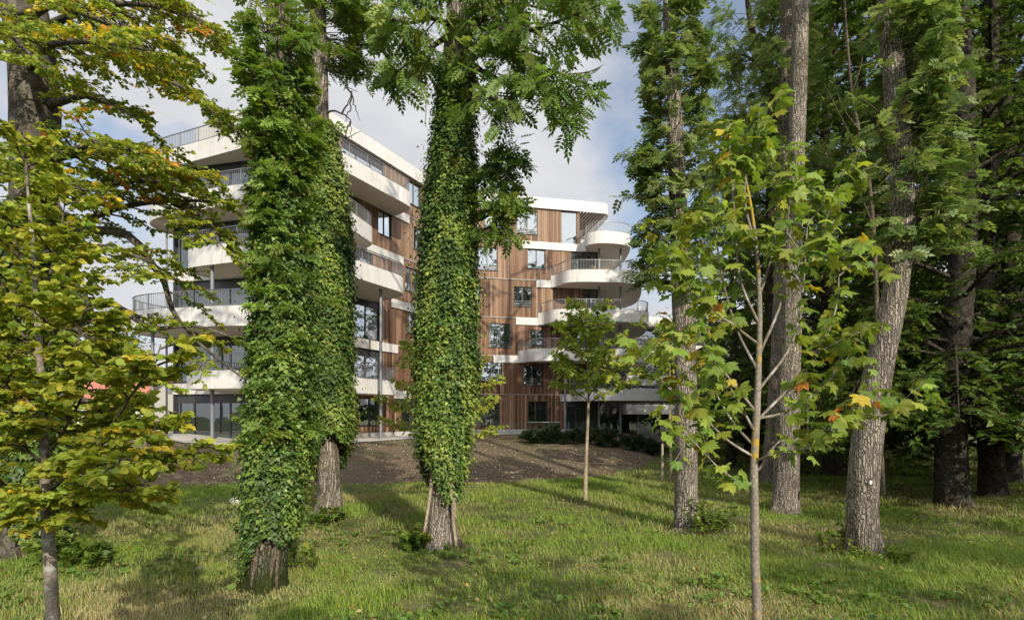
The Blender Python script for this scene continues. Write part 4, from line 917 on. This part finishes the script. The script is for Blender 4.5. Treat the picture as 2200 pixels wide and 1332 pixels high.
def maple_sapling(label, px, py, Y, top_py, w, rc, nb, zc, size=.12, grp=None, cat='sapling', colf=MAP):
    x, y = XY(px, Y); zb = float(hgt(x, y)); zt = z_at(top_py, Y)
    path = np.array([(x+.04*math.sin(z*1.1+px), y+.03*math.cos(z), z) for z in np.linspace(zb-.1, zt, 30)]); t = empty('maple_sapling', (x, y, zb)); tag(t, label, cat, grp)
    w_ = Wood(); w_.tube(path, np.linspace(w/2/FL*Y, .012, 30), 12, .05); w_.build('trunk', M['pale_stem'], t)
    wd = Wood(); paths = []
    for i in range(nb):
        f = (i+random.random()*.6)/nb; z = zc+(zt-zc)*f*.92; p = np.array([np.interp(z, path[:, 2], path[:, 0]), np.interp(z, path[:, 2], path[:, 1]), z]); a = i*2.4+random.random()*.6
        L = rc*(1.0-.62*f)*random.uniform(.75,1.15); d = np.array([math.cos(a), math.sin(a), .55+.6*f])
        q = smooth_path([p, p+d*L*.5, p+d*L*np.array([1,1,.85])], 12); paths.append(q); wd.tube(q, np.linspace(.016,.005,12), 5)
        for s in (-1, 1):
            m = q[6]; d2 = nrm(np.array([math.cos(a+s*.8), math.sin(a+s*.8), .35])); q2 = smooth_path([m, m+d2*L*.25, m+d2*L*.48], 8); paths.append(q2); wd.tube(q2, np.linspace(.008,.004,8), 4)
    maple_leaves(t, paths, size*1.25, .070, T_MAPLE_S, colf, .15, wd=wd); wd.build('branches', M['twig'], t); return t
MAPL = wcol([(.195,.25,.036),(.235,.285,.04),(.155,.21,.03),(.29,.30,.046)], [4,4,3,1])
maple_sapling('young maple with pale straight stem alone on the lawn before the right balconies', 1261, 1076, 16.4, 668, 9.5, 1.5, 26, 2.8, .118, colf=MAPL)
maple_sapling('young maple beside a wooden stake near the end of the soil bank', 1440, 1036, 21.0, 690, 6.5, 1.25, 16, 3.4, .16, colf=MAPL)
maple_sapling('bushy young maple peeping out on both sides behind the central ivy clad ash', 948, 1090, 15.2, 735, 6, 2.15, 22, 1.35, .10, colf=wcol([(.22,.25,.04),(.26,.27,.045),(.18,.22,.035)]))
# wooden stake
x, y = XY(1423, 21); zb = float(hgt(x, y)); mb = MB(); mb.tube((x,y,zb-.1),(x,y,z_at(955,21)),.05,.045,n=10); mb.tube((x,y,z_at(955,21)),(x,y,z_at(953,21)),.045,.02,n=10)
st = mb.build('tree_stake', M['pale_stem'], None, True); tag(st, 'pale round wooden stake left of the staked young maple', 'stake')

# --- woodland on the right
FOR = wcol([(.058,.094,.017),(.074,.113,.020),(.047,.077,.015),(.104,.140,.027)], [4,3,3,1.5])
def woodland_proto(H, r, zlow, nl, rad, lsize, per):
    t = empty('beech_tree', (0,0,0)); path = np.array([(.25*math.sin(z*.22)*min(1, z/4), .2*math.cos(z*.3)*min(1, z/4), z) for z in np.linspace(-.15, H, 60)])
    w_ = Wood(); w_.tube(path, r*(1-.8*np.linspace(0, 1, 60)**1.3), 24, .06, 3, flare(0., .3, .3, 4, 1)); w_.build('trunk', M['wood_bark'], t)
    wd = Wood(); tw = Twigs()
    for i in range(nl):
        z = zlow+(H-zlow)*(i/nl)**1.5; p = np.array([np.interp(z, path[:, 2], path[:, 0]), np.interp(z, path[:, 2], path[:, 1]), z]); a = i*2.4+random.random()*.8
        f = z/H; L = rad*random.uniform(.65,1.1)*(1.0-.45*f); d = np.array([math.cos(a), math.sin(a), .12+.35*f])
        limb(wd, tw, [p, p+d*L*.4+UP*.25, p+d*L*.8+UP*.1, p+d*L-UP*(.5*(1-f))], .075*(1-.5*f), .015, 10, 1.15, FOR, flat=.84, droop=.2, ntw=6, twl=.42, t0=.15, sides=6, taper=.4)
    for i in range(20):
        z = random.uniform(2.0,5.5); p = np.array([0,0,z]); a = i*2.4; L = rad*random.uniform(.8,1.1); d = np.array([math.cos(a), math.sin(a), .05]); dz = max(.3, z-random.uniform(1.7,2.6))
        limb(wd, tw, [p, p+d*L*.35+UP*.1, p+d*L*.7-UP*.4*dz, p+d*L-UP*dz], .05, .012, 9, 1.1, FOR, flat=.86, droop=.2, ntw=6, twl=.42, t0=.3, sides=6, taper=.3)
    leaf_on_twigs(tw, per, lsize, T_RHOMB, 'crown', M['leaf'], t, flat=.66, spread=.9, droop=.22, wood=wd, twr=.006, vcol=.22, hue=.1); wd.build('branches', M['dark_bark'], t); return t
proto1 = woodland_proto(21, .38, 1.9, 60, 4.3, .17, 9)
proto2 = woodland_proto(18, .30, 1.3, 54, 4.0, .17, 9)
def place(o, x, y, rz, sc, label, grp, first=False):
    if first: c = o
    else:
        c = o.copy(); COL.objects.link(c)
        for ch in list(o.children):
            k = ch.copy(); COL.objects.link(k); k.parent = c
    c.location = (x, y, float(hgt(x, y))); c.rotation_euler = (0,0,rz); c.scale = (sc,)*3; tag(c, label, 'tree', grp); return c
WG = 'beeches of the dark woodland'
W_ = [(proto1, 12.0, 15.2, .4, 1.0, 'dark beech with thick smooth grey trunk, nearest one right of the curved ash'),
      (proto2, 14.9, 17.3, 2.0, 1.1, 'blackish beech at far right, just behind the thick grey one'),
      (proto2, 13.4, 23.5, 4.2, 1.15, 'woodland beech seen between the clean straight ash and the curved ash'),
      (proto1, 11.2, 28.5, 1.2, .62, 'slim woodland beech just right of the maple sapling stem, at the wood edge'),
      (proto2, 12.6, 35.5, 3.0, .6, 'beech at the end of the wood nearest the rear white block'),
      (proto1, 18.6, 21.0, 5.0, 1.05, 'beech behind the blackish trunk against the bright far grass')]
for i, (o, x, y, rz, sc, lb) in enumerate(W_): place(o, x, y, rz, sc, lb, WG, first=(i < 2))
for x, y, rz, o, sc in ((17,27,1,proto1,1.1),(22,25,2,proto2,1.2),(15.5,33,4,proto1,1.0),(21,34,5,proto1,1.1),(27,31,.5,proto2,1.2),(17,40,2.2,proto2,1.0),(25,42,3.3,proto1,1.1),(33,38,4,proto2,1.2),(33,48,1,proto1,1.2),(24,52,.3,proto2,1.1),(40,46,1.3,proto1,1.2),(42,60,2,proto1,1.3),(34,62,5,proto2,1.3)):
    place(o, x, y, rz, sc, 'dark leafy beech deep inside the shaded woodland on the right', WG)
SH = [(22,6,1,proto2,1.0),(25,-4,2,proto1,1.1),(2.2,-5.5,3,proto2,.42),(6.6,-5.0,4,proto1,.38),(10.6,-3.6,5,proto2,.44),(13,-30,2,proto1,1),(19,-34,1,proto2,1.2),(7,-36,0,proto1,1.1),(1,-33,4,proto2,1.1),(26,-26,3,proto1,1.1)]
for x, y, rz, o, sc in SH: place(o, x, y, rz, sc, 'leafy park tree standing outside the picture and shading the lawn', 'trees outside the picture')

# --- distant trees at left and beyond the roofs
FARC = wcol([(.085,.105,.045),(.10,.115,.05),(.07,.09,.04)])
def far_tree(x, y, h, r, label, n=5200, ls=.42):
    t = empty('distant_tree', (x, y, float(hgt(x, y)))); tag(t, label, 'tree', 'trees beyond the building'); w_ = Wood(); zb = float(hgt(x, y))
    w_.tube(np.array([(x,y,zb-.2),(x+.1,y,zb+h*.3),(x,y,zb+h*.8)]), [.3,.22,.06], 8); w_.build('trunk', M['dark_bark'], t)
    cl = rng.standard_normal((26, 3)); cl = nrm(cl)*(rng.random((26,1))**.4)*np.array([r,r,h*.36])*.8+np.array([x,y,zb+h*.6])
    k = rng.integers(0, 26, n); pos = cl[k]+rng.standard_normal((n,3))*r*.20; ax = rng.standard_normal((n,3)); nr = UP+rng.standard_normal((n,3))*.7
    leaves('crown', T_RHOMB, pos, ax, nr, np.full(n, ls)*rng.uniform(.6,1.3,n), pal_var(np.array([FARC() for _ in range(n)]), n), M['leaf'], t)
far_tree(-53, 74, 15, 5, 'tall grey green tree far off above the red roofs'); far_tree(-46, 86, 13.5, 4.5, 'rounder distant tree to the right of the tall grey green one')
far_tree(-34.5, 62, 7.5, 2.6, 'small distant tree beside the left end of the apartment block'); far_tree(20, 82, 18, 5.5, 'tree crown showing above the low rear block')
far_tree(-66, 70, 13, 5.5, 'distant tree behind the big beech at far left'); far_tree(-80, 80, 14, 6, 'farthest left distant tree'); far_tree(-58, 60, 7, 3.5, 'low bushy distant tree under the tall grey green one')
def house(x, y, w, d, h, rh, label, chim=True):
    zb = float(hgt(x, y)); t = empty('house', (x, y, zb)); tag(t, label, 'house', 'houses far off at left'); mb = MB(); mb.prism([(x-w/2,y-d/2),(x+w/2,y-d/2),(x+w/2,y+d/2),(x-w/2,y+d/2)], zb, zb+h, True, False)
    for s in (-1, 1): mb.face([(x+s*w/2,y-d/2,zb+h),(x+s*w/2,y+d/2,zb+h),(x+s*w/2,y,zb+h+rh)])
    mb.build('wall', M['house_wall'], t); rf = MB(); e = .4
    for s in (-1, 1):
        a = [(x-w/2-e,y+s*(d/2+e),zb+h-.25),(x+w/2+e,y+s*(d/2+e),zb+h-.25),(x+w/2+e,y,zb+h+rh+.05),(x-w/2-e,y,zb+h+rh+.05)]; rf.face(a); rf.face([(p[0],p[1],p[2]+.18) for p in a])
    ro = rf.build('roof', M['roof_red'], t)
    if chim: c = MB(); c.box((x+w*.2,y-.8,zb+h+rh),.7,.7,1.6); c.build('chimney', M['house_wall'], ro)
    for i in range(3):
        m = MB(); m.box((x-w/3+i*w/3,y-d/2-.03,zb+h*.55),1.1,.08,1.3); m.build('window', M['dark_metal'], t)
house(-43.5, 62, 9, 8, 2.6, 2.4, 'white house with long red tiled roof just left of the apartment block')
house(-55, 66, 8, 8, 4.4, 2.2, 'taller white house partly behind the yellowing leaves', False); house(-38.5, 70, 5, 7, 5.2, 1.4, 'narrow white house at the corner of the apartment block')

# --- yew row in front of the ground floor
def shrub_proto(seed, h):
    t = empty('yew_shrub', (0,0,0)); n = 2600; cl = np.stack([rng.normal(0,.20,14), rng.normal(0,.2,14), rng.uniform(.1,h*.85,14)], 1); k = rng.integers(0,14,n)
    dv = nrm(rng.standard_normal((n,3))+UP*.5); pos = cl[k]+dv*rng.random((n,1))*.22; pos[:, 2] = np.maximum(pos[:, 2], .02)
    leaves('foliage', T_RHOMB, pos, dv+UP*.6, rng.standard_normal((n,3)), rng.uniform(.06,.12,n), pal_var(np.tile((.022,.036,.013), (n,1)), n, .3), M['ivy'], t)
    w_ = Wood(); w_.tube(np.array([(0,0,-.05),(.02,0,h*.5),(0,.02,h*.85)]), [.03,.02,.008], 6); w_.build('stem', M['dark_bark'], t); return t
sp_ = [shrub_proto(1,.85), shrub_proto(2,1.05)]
ords = ['first','second','third','fourth','fifth','sixth','seventh','eighth','ninth','tenth','eleventh','twelfth','thirteenth','fourteenth','fifteenth','sixteenth','seventeenth']
hp = [1130,1149,1166,1183,1196,1213,1231,1250,1268,1288,1307,1325,1345,1362,1381,1399,1414]
for i, px in enumerate(hp):
    o = sp_[i % 2]; Y_ = 33.6+random.uniform(-.4,.5)-.012*max(0, px-1330)*0
    if i < 2: c = o
    else:
        c = o.copy(); COL.objects.link(c)
        for ch in list(o.children): k = ch.copy(); COL.objects.link(k); k.parent = c
    x, y = XY(px, Y_); c.location = (x, y, float(hgt(x, y))); c.rotation_euler = (0,0,random.random()*6); s = random.uniform(.85,1.15); c.scale = (s*random.uniform(.9,1.2), s, s*random.uniform(.85,1.1))
    tag(c, 'dark yew shrub, %s from the left in the planted row' % ords[i], 'shrub', 'yew shrubs planted in a row')
# wire fence by the lawn strip
fe = empty('wire_fence', (*XY(1095,38.8), 1.0)); tag(fe, 'thin wire mesh fence on grey posts before the timber wall', 'fence')
fx = [(1054,38.6),(1095,38.8),(1138,39.0),(1180,39.2),(1222,39.4)]
for px, y in fx:
    x, _ = XY(px, y); z = float(hgt(x, y)); mb = MB(); mb.tube((x,y,z-.1),(x,y,z+1.0),.025,n=8); mb.build('post', M['rail_metal'], fe)
wd = Wood()
for k in range(8):
    pts = [(XY(px,y)[0], y, float(hgt(XY(px,y)[0], y))+.08+.125*k) for px, y in fx]; wd.tube(np.array(pts), .003, 4)
for (a, ya), (b, yb) in zip(fx[:-1], fx[1:]):
    for q in range(14):
        y = ya+(yb-ya)*q/14; x = XY(a,ya)[0]+(XY(b,yb)[0]-XY(a,ya)[0])*q/14; z = float(hgt(x, y)); wd.tube(np.array([(x,y,z+.05),(x,y,z+.97)]), .0025, 4)
wd.build('mesh', M['rail_metal'], fe)
# bluish slat screen right of the yews
sc_ = empty('slat_screen', (*XY(1395,39), .6)); tag(sc_, 'low grey blue metal slat screen at the right end of the terrace', 'fence')
a = np.array(XY(1370,40)); b = np.array(XY(1424,36.5))
for q in range(22):
    p = a+(b-a)*q/21; z = float(hgt(*p)); mb = MB(); mb.box((*p, z+.62), .10, .02, 1.15, (*(b-a),0)); mb.build('slat', M['rail_metal'], sc_)
# folding chair on the fourth balcony
cx_, cy_ = XY(1270, 42.9); z = LV[4]; ch = empty('folding_chair', (cx_, cy_, z)); tag(ch, 'wooden folding chair on the upper right balcony before the glass door', 'chair')
mb = MB(); mb.box((cx_,cy_,z+.44),.48,.42,.04); mb.build('seat', M['chair_wood'], ch)
mb = MB(); mb.bar((cx_+.12,cy_+.2,z+.5),(cx_+.3,cy_+.24,z+1.05),.44,.035); mb.build('backrest', M['chair_wood'], ch)
for sx, sy in ((-.2,-.2),(.2,-.2),(-.2,.2),(.2,.2)):
    mb = MB(); mb.bar((cx_+sx,cy_+sy,z),(cx_-sx*.9,cy_+sy,z+.44),.035); mb.build('leg', M['chair_wood'], ch)
# small tag on the curved ash, boulders
mb = MB(); q = P(1871,1036,9.80); mb.box(q,.04,.012,.055); o = mb.build('tree_tag', M['tag_white']); tag(o, 'small white number plate nailed to the curved ash', 'tag')
def boulder(px, py, Y, s, label, grp=None):
    x, y = XY(px, Y); z = float(hgt(x, y)); import bmesh
    bm = bmesh.new(); bmesh.ops.create_icosphere(bm, subdivisions=3, radius=1)
    for v in bm.verts:
        k = 1+.5*(float(fbm(v.co.x*1.4+px, v.co.y*1.4+v.co.z*1.3, 3))-.5); v.co = Vector((v.co.x*s*k+x, v.co.y*s*.8*k+y, v.co.z*s*.75*k+z+s*.3))
    me = bpy.data.meshes.new('boulder'); bm.to_mesh(me); bm.free(); o = link('boulder', me, M['stone']); tag(o, label, 'stone', grp)
boulder(506, 1080, 15.6, .17, 'pale rounded stone in the grass left of the nearest ivy clad ash')
boulder(428, 1221, 9.1, .07, 'small flat white stone lying in the grass before the nearest ash')

# --- small plants at the trunks' feet
def weeds(px, Y, r, h, n, T, size, colf, label, name='leafy_weed'):
    x, y = XY(px, Y); z = float(hgt(x, y)); t = empty(name, (x, y, z)); tag(t, label, 'plant', 'leafy plants at the tree feet'); tw = Twigs(); wd = Wood()
    for i in range(n):
        a = random.random()*6.28; rr = r*math.sqrt(random.random()); p = np.array([x+rr*math.cos(a), y+rr*.7*math.sin(a), z]); p[2] = float(hgt(p[0], p[1])); l = h*random.uniform(.5,1.1)
        d = np.array([random.gauss(0,.25), random.gauss(0,.25), 1]); wd.tube(np.array([p, p+d*l*.5, p+d*l]), [.005,.004,.003], 4); c = colf(p)
        for q in range(3): tw.add(p+d*l*(.3+.3*q), d+rng.standard_normal(3)*.5, l*.3, c)
    leaf_on_twigs(tw, 5, size, T, 'foliage', M['leaf'], t, flat=.5, spread=1.1, droop=.3); wd.build('stems', M['twig'], t)
WD = wcol([(.10,.15,.022),(.13,.17,.025),(.07,.11,.02)])
weeds(1522, 11.6, .42, .55, 34, T_OVAL, .09, WD, 'yellow green nettle clump right of the straight ash foot')
weeds(1818, 10.3, .5, .42, 34, T_OVAL, .08, WD, 'low leafy plants left of the curved ash foot')
weeds(1900, 9.5, .5, .22, 22, T_OVAL, .07, WD, 'small green plants in front of the curved ash')
weeds(160, 9.4, .6, .40, 34, T_MAPLE_S, .10, WD, 'leafy maple seedlings beside the ivy clad beech foot')
weeds(893, 10.4, .25, .35, 14, T_MAPLE_S, .10, WD, 'light green seedlings left of the central ash foot')
weeds(700, 12.9, .5, .30, 22, T_MAPLE_S, .09, WD, 'seedlings at the foot of the ash with the bare flank')
weeds(650, 9.0, .25, .4, 7, T_MAPLE_S, .08, WD, 'thin yellowish seedling right of the nearest ash')

# ------------------------------------------------------------------ grass, weeds, litter
def grass():
    reg = [(260000, 4.6, 11.5, .0044, .115), (230000, 11.5, 22.5, .0062, .13), (80000, 22.5, 46, .012, .18)]
    Ps=[]; Hs=[]; Ws=[]
    for n, y0, y1, wd_, hh in reg:
        y = y0+(y1-y0)*rng.random(n)**.9; x = (rng.random(n)*2-1)*(y*1.0+1.2)
        k = fbm(x*1.1+3, y*1.1+8, 3); sm = soil_mask(x, y); keep = (sm < .5) & (rng.random(n) < np.clip(.02+2.3*(k-.24), .05, 1)) & (hgt(x, y) < .5)
        x, y = x[keep], y[keep]; Ps.append(np.stack([x, y, hgt(x, y)-.01], 1)); tall = fbm(x*.55+31, y*.55+77, 3)
        Hs.append(hh*np.clip(.35+1.5*(tall-.25), .3, 1.5)*np.exp(.3*rng.standard_normal(len(x)))); Ws.append(np.full(len(x), wd_)*rng.uniform(.7,1.4,len(x)))
    p = np.concatenate(Ps); h = np.concatenate(Hs); w_ = np.concatenate(Ws); n = len(p)
    a = rng.random(n)*6.283; lean = np.abs(rng.normal(0,.42,n))+.08; ld = rng.random(n)*6.283
    ld = np.where(rng.random(n) < .4, 2.4+rng.normal(0,.5,n), ld)
    sx = np.stack([np.cos(a), np.sin(a), 0*a], 1)*w_[:, None]; L = np.stack([np.cos(ld), np.sin(ld), 0*ld], 1)*(lean*h)[:, None]; Z = UP[None]*h[:, None]
    V = np.stack([p-sx, p+sx, p+L*.35+Z*.55+sx*.8, p+L*.35+Z*.55-sx*.8, p+L+Z*.92+sx*.12, p+L+Z*.92-sx*.12], 1)
    F_ = np.array([(0,1,2,3),(3,2,4,5)])[None]+(np.arange(n)*6)[:, None, None]
    dry = np.clip((fbm(p[:, 0]*.42+70, p[:, 1]*.42+20, 4)-.43)*3.7+rng.normal(0,.27,n)-.14, 0, 1)[:, None]
    fresh = np.clip((p[:, 1]-15)/6, 0, 1)[:, None]; dry = dry*(1-.6*fresh)
    g = np.array([(.180,.268,.040),(.225,.305,.047),(.145,.220,.036)])[rng.integers(0,3,n)]*(1+.1*fresh); s = np.array([(.34,.29,.135),(.29,.27,.11),(.39,.33,.18)])[rng.integers(0,3,n)]
    col = pal_var(g*(1-dry)+s*dry, n, .16, .08)
    o = np_mesh('grass', V.reshape(-1,3), F_.reshape(-1,4), M['grass'], None, np.repeat(col, 6, 0)); tag(o, 'uneven meadow grass, green with dry straw patches', 'grass', kind='stuff')
    # broad leaved rosettes
    n = 900; y = 5.5+rng.random(n)*7.5; x = (rng.random(n)*2-1)*(y*1.0); k = fbm(x*.6+5, y*.6+55, 2) > np.where((x > -.5) & (y < 8.6), .40, .56); x, y = x[k], y[k]; n = len(x)
    per = 9; a = rng.random((n,per))*6.283; d = np.stack([np.cos(a), np.sin(a), np.full_like(a,.55)], -1).reshape(-1,3); pos = np.repeat(np.stack([x, y, hgt(x,y)], 1), per, 0)+d*.02+rng.normal(0,.05,(n*per,3))*np.array([1,1,.25]); pos[:, 2] += .03
    leaves('ground_weeds', T_OVAL, pos, d, UP-d*.3+rng.normal(0,.3,d.shape), rng.uniform(.05,.12,n*per), pal_var(np.tile((.10,.16,.03), (n*per,1)), n*per, .2), M['leaf'], None)
    o = bpy.data.objects['ground_weeds']; tag(o, 'broad leaved weeds scattered low through the grass', 'ground cover', kind='stuff')
    # fallen leaves
    n = 3800; y = 5+rng.random(n)*20; x = (rng.random(n)*2-1)*y; pos = np.stack([x, y, hgt(x,y)+rng.uniform(.01,.08,n)], 1)
    leaves('fallen_leaves', T_OVAL, pos, rng.standard_normal((n,3))*np.array([1,1,.3]), UP+rng.normal(0,.4,(n,3)), rng.uniform(.035,.08,n), pal_var(np.array([(.22,.15,.06),(.13,.075,.035),(.30,.24,.12)])[rng.integers(0,3,n)], n), M['leaf'], None)
    tag(bpy.data.objects['fallen_leaves'], 'sparse yellow and brown fallen leaves on the grass', 'leaves', kind='stuff')
    # small fallen twigs
    wd = Wood()
    for i in range(260):
        y = 5+random.random()**.8*15; x = random.uniform(-1,1)*y; a = random.random()*6.28; l = random.uniform(.12,.5); q = np.array([(x+l*f*math.cos(a)+.02*math.sin(9*f+i), y+l*f*math.sin(a), float(hgt(x+l*f*math.cos(a), y+l*f*math.sin(a)))+.03+.03*random.random()) for f in (0,.35,.7,1)])
        wd.tube(q, [.007,.006,.005,.003], 5)
    o = wd.build('fallen_twigs', M['twig'], None); tag(o, 'thin dead twigs lying about in the grass', 'twigs', kind='stuff')
    # pebbles and clods on the soil
    n = 12000; y = 19.5+rng.random(n)**1.4*13; x = -19+rng.random(n)*29; k = soil_mask(x, y) > .35; x, y = x[k], y[k]; n = len(x)
    sz = np.exp(rng.normal(-4.05,.4,n)); oc = np.array([(1,0,0),(0,1,0),(-1,0,0),(0,-1,0),(0,0,.7),(0,0,-.7)], float); of = np.array([(0,1,4),(1,2,4),(2,3,4),(3,0,4),(1,0,5),(2,1,5),(3,2,5),(0,3,5)])
    V = np.stack([x, y, hgt(x,y)+sz*.3], 1)[:, None]+oc[None]*rng.uniform(.6,1.3,(n,6,1))*sz[:, None, None]; F_ = of[None]+(np.arange(n)*6)[:, None, None]
    col = np.array([(.44,.40,.34),(.30,.26,.21),(.15,.11,.08),(.52,.49,.43)])[rng.choice(4, n, p=[.35,.25,.25,.15])]
    o = np_mesh('pebbles', V.reshape(-1,3), F_.reshape(-1,3), M['pebble'], None, np.repeat(pal_var(col, n), 6, 0)); tag(o, 'pale pebbles and clods strewn over the bare soil bank', 'pebbles', kind='stuff')
m_, nt_, out_ = new_mat('pebble'); a_ = N(nt_, 'ShaderNodeAttribute', attribute_name='leafcol'); principled(nt_, out_, a_.outputs['Color'], .9, .2); M['pebble'] = m_
grass()
# ------------------------------------------------------------------ sky, sun, camera
sun_el = R(28); sun_to = Vector((.42*math.cos(sun_el), -.907*math.cos(sun_el), math.sin(sun_el))).normalized()
w = bpy.data.worlds.new('World'); S.world = w; w.use_nodes = True; nt = w.node_tree; nt.nodes.clear()
out = nt.nodes.new('ShaderNodeOutputWorld'); bg = nt.nodes.new('ShaderNodeBackground'); bg.inputs[1].default_value = .1
sky = nt.nodes.new('ShaderNodeTexSky'); sky.sky_type = 'NISHITA'; sky.sun_disc = False; sky.sun_elevation = sun_el; sky.sun_rotation = math.atan2(sun_to.x, sun_to.y)
tc = nt.nodes.new('ShaderNodeTexCoord'); sp = nt.nodes.new('ShaderNodeSeparateXYZ'); nt.links.new(tc.outputs['Generated'], sp.inputs[0])
den = math_n(nt, 'ADD', math_n(nt, 'MAXIMUM', sp.outputs[2], 0.0), .22)
cv = nt.nodes.new('ShaderNodeCombineXYZ'); nt.links.new(math_n(nt, 'DIVIDE', sp.outputs[0], den), cv.inputs[0]); nt.links.new(math_n(nt, 'DIVIDE', sp.outputs[1], den), cv.inputs[1])
n1 = noise(nt, cv.outputs[0], 1.1, 7, .58, .4)
n2_ = noise(nt, cv.outputs[0], 3.2, 6, .6, .2)
# cloud cover thins towards the upper right of the view
dirn = nt.nodes.new('ShaderNodeVectorMath'); dirn.operation = 'DOT_PRODUCT'; nt.links.new(tc.outputs['Generated'], dirn.inputs[0]); dirn.inputs[1].default_value = tuple(Vector((.42,.72,.56)).normalized())
thin = nt.nodes.new('ShaderNodeMapRange'); thin.inputs[1].default_value = .90; thin.inputs[2].default_value = 1.0; thin.inputs[3].default_value = 0; thin.inputs[4].default_value = .26; nt.links.new(dirn.outputs['Value'], thin.inputs[0])
cov = ramp(nt, [(.33, (0,0,0)), (.47, (1,1,1))]); nt.links.new(math_n(nt, 'SUBTRACT', n1, thin.outputs[0]), cov.inputs[0])
cc = ramp(nt, [(.25, (3.5,3.6,3.9)), (.5, (4.5,4.55,4.75)), (.75, (5.8,5.75,5.7))]); nt.links.new(math_n(nt, 'ADD', math_n(nt, 'MULTIPLY', n1, .5), math_n(nt, 'MULTIPLY', n2_, .5)), cc.inputs[0])
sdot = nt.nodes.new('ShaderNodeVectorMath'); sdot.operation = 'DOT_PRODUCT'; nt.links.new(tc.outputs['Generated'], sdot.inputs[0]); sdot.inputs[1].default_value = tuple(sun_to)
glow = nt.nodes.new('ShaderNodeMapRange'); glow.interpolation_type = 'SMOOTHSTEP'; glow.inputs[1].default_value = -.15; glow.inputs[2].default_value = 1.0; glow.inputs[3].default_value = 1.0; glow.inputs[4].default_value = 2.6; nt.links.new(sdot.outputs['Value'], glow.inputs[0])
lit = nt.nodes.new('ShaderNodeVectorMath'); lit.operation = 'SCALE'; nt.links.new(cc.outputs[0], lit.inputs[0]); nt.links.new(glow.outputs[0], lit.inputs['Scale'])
blue = mixc(nt, .18, sky.outputs[0], cc.outputs[0])
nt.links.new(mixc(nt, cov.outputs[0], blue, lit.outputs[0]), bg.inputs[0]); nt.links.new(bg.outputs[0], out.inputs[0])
sd = bpy.data.lights.new('sun', 'SUN'); sd.energy = 3.5; sd.angle = R(.53); sd.color = (1.0,.90,.74)
so = bpy.data.objects.new('sun', sd); COL.objects.link(so); so.rotation_euler = sun_to.to_track_quat('Z', 'Y').to_euler(); so.location = sun_to*60
cd = bpy.data.cameras.new('camera'); co = bpy.data.objects.new('camera', cd); COL.objects.link(co)
co.location = (0,0,EZ); co.rotation_euler = (R(90),0,0); cd.sensor_width = 36; cd.lens = 36*FL/FW; cd.shift_y = (HY-FH/2)/FW; cd.clip_start = .05; cd.clip_end = 2000
S.camera = co
S.view_settings.view_transform = 'Standard'; S.view_settings.look = 'None'; S.view_settings.exposure = .68; S.view_settings.gamma = 1
S.cycles.max_bounces = 6; S.cycles.diffuse_bounces = 3; S.cycles.glossy_bounces = 3; S.cycles.transmission_bounces = 3; S.cycles.caustics_reflective = False; S.cycles.caustics_refractive = False
S.cycles.use_denoising = True; S.cycles.use_adaptive_sampling = True; S.cycles.adaptive_threshold = .015
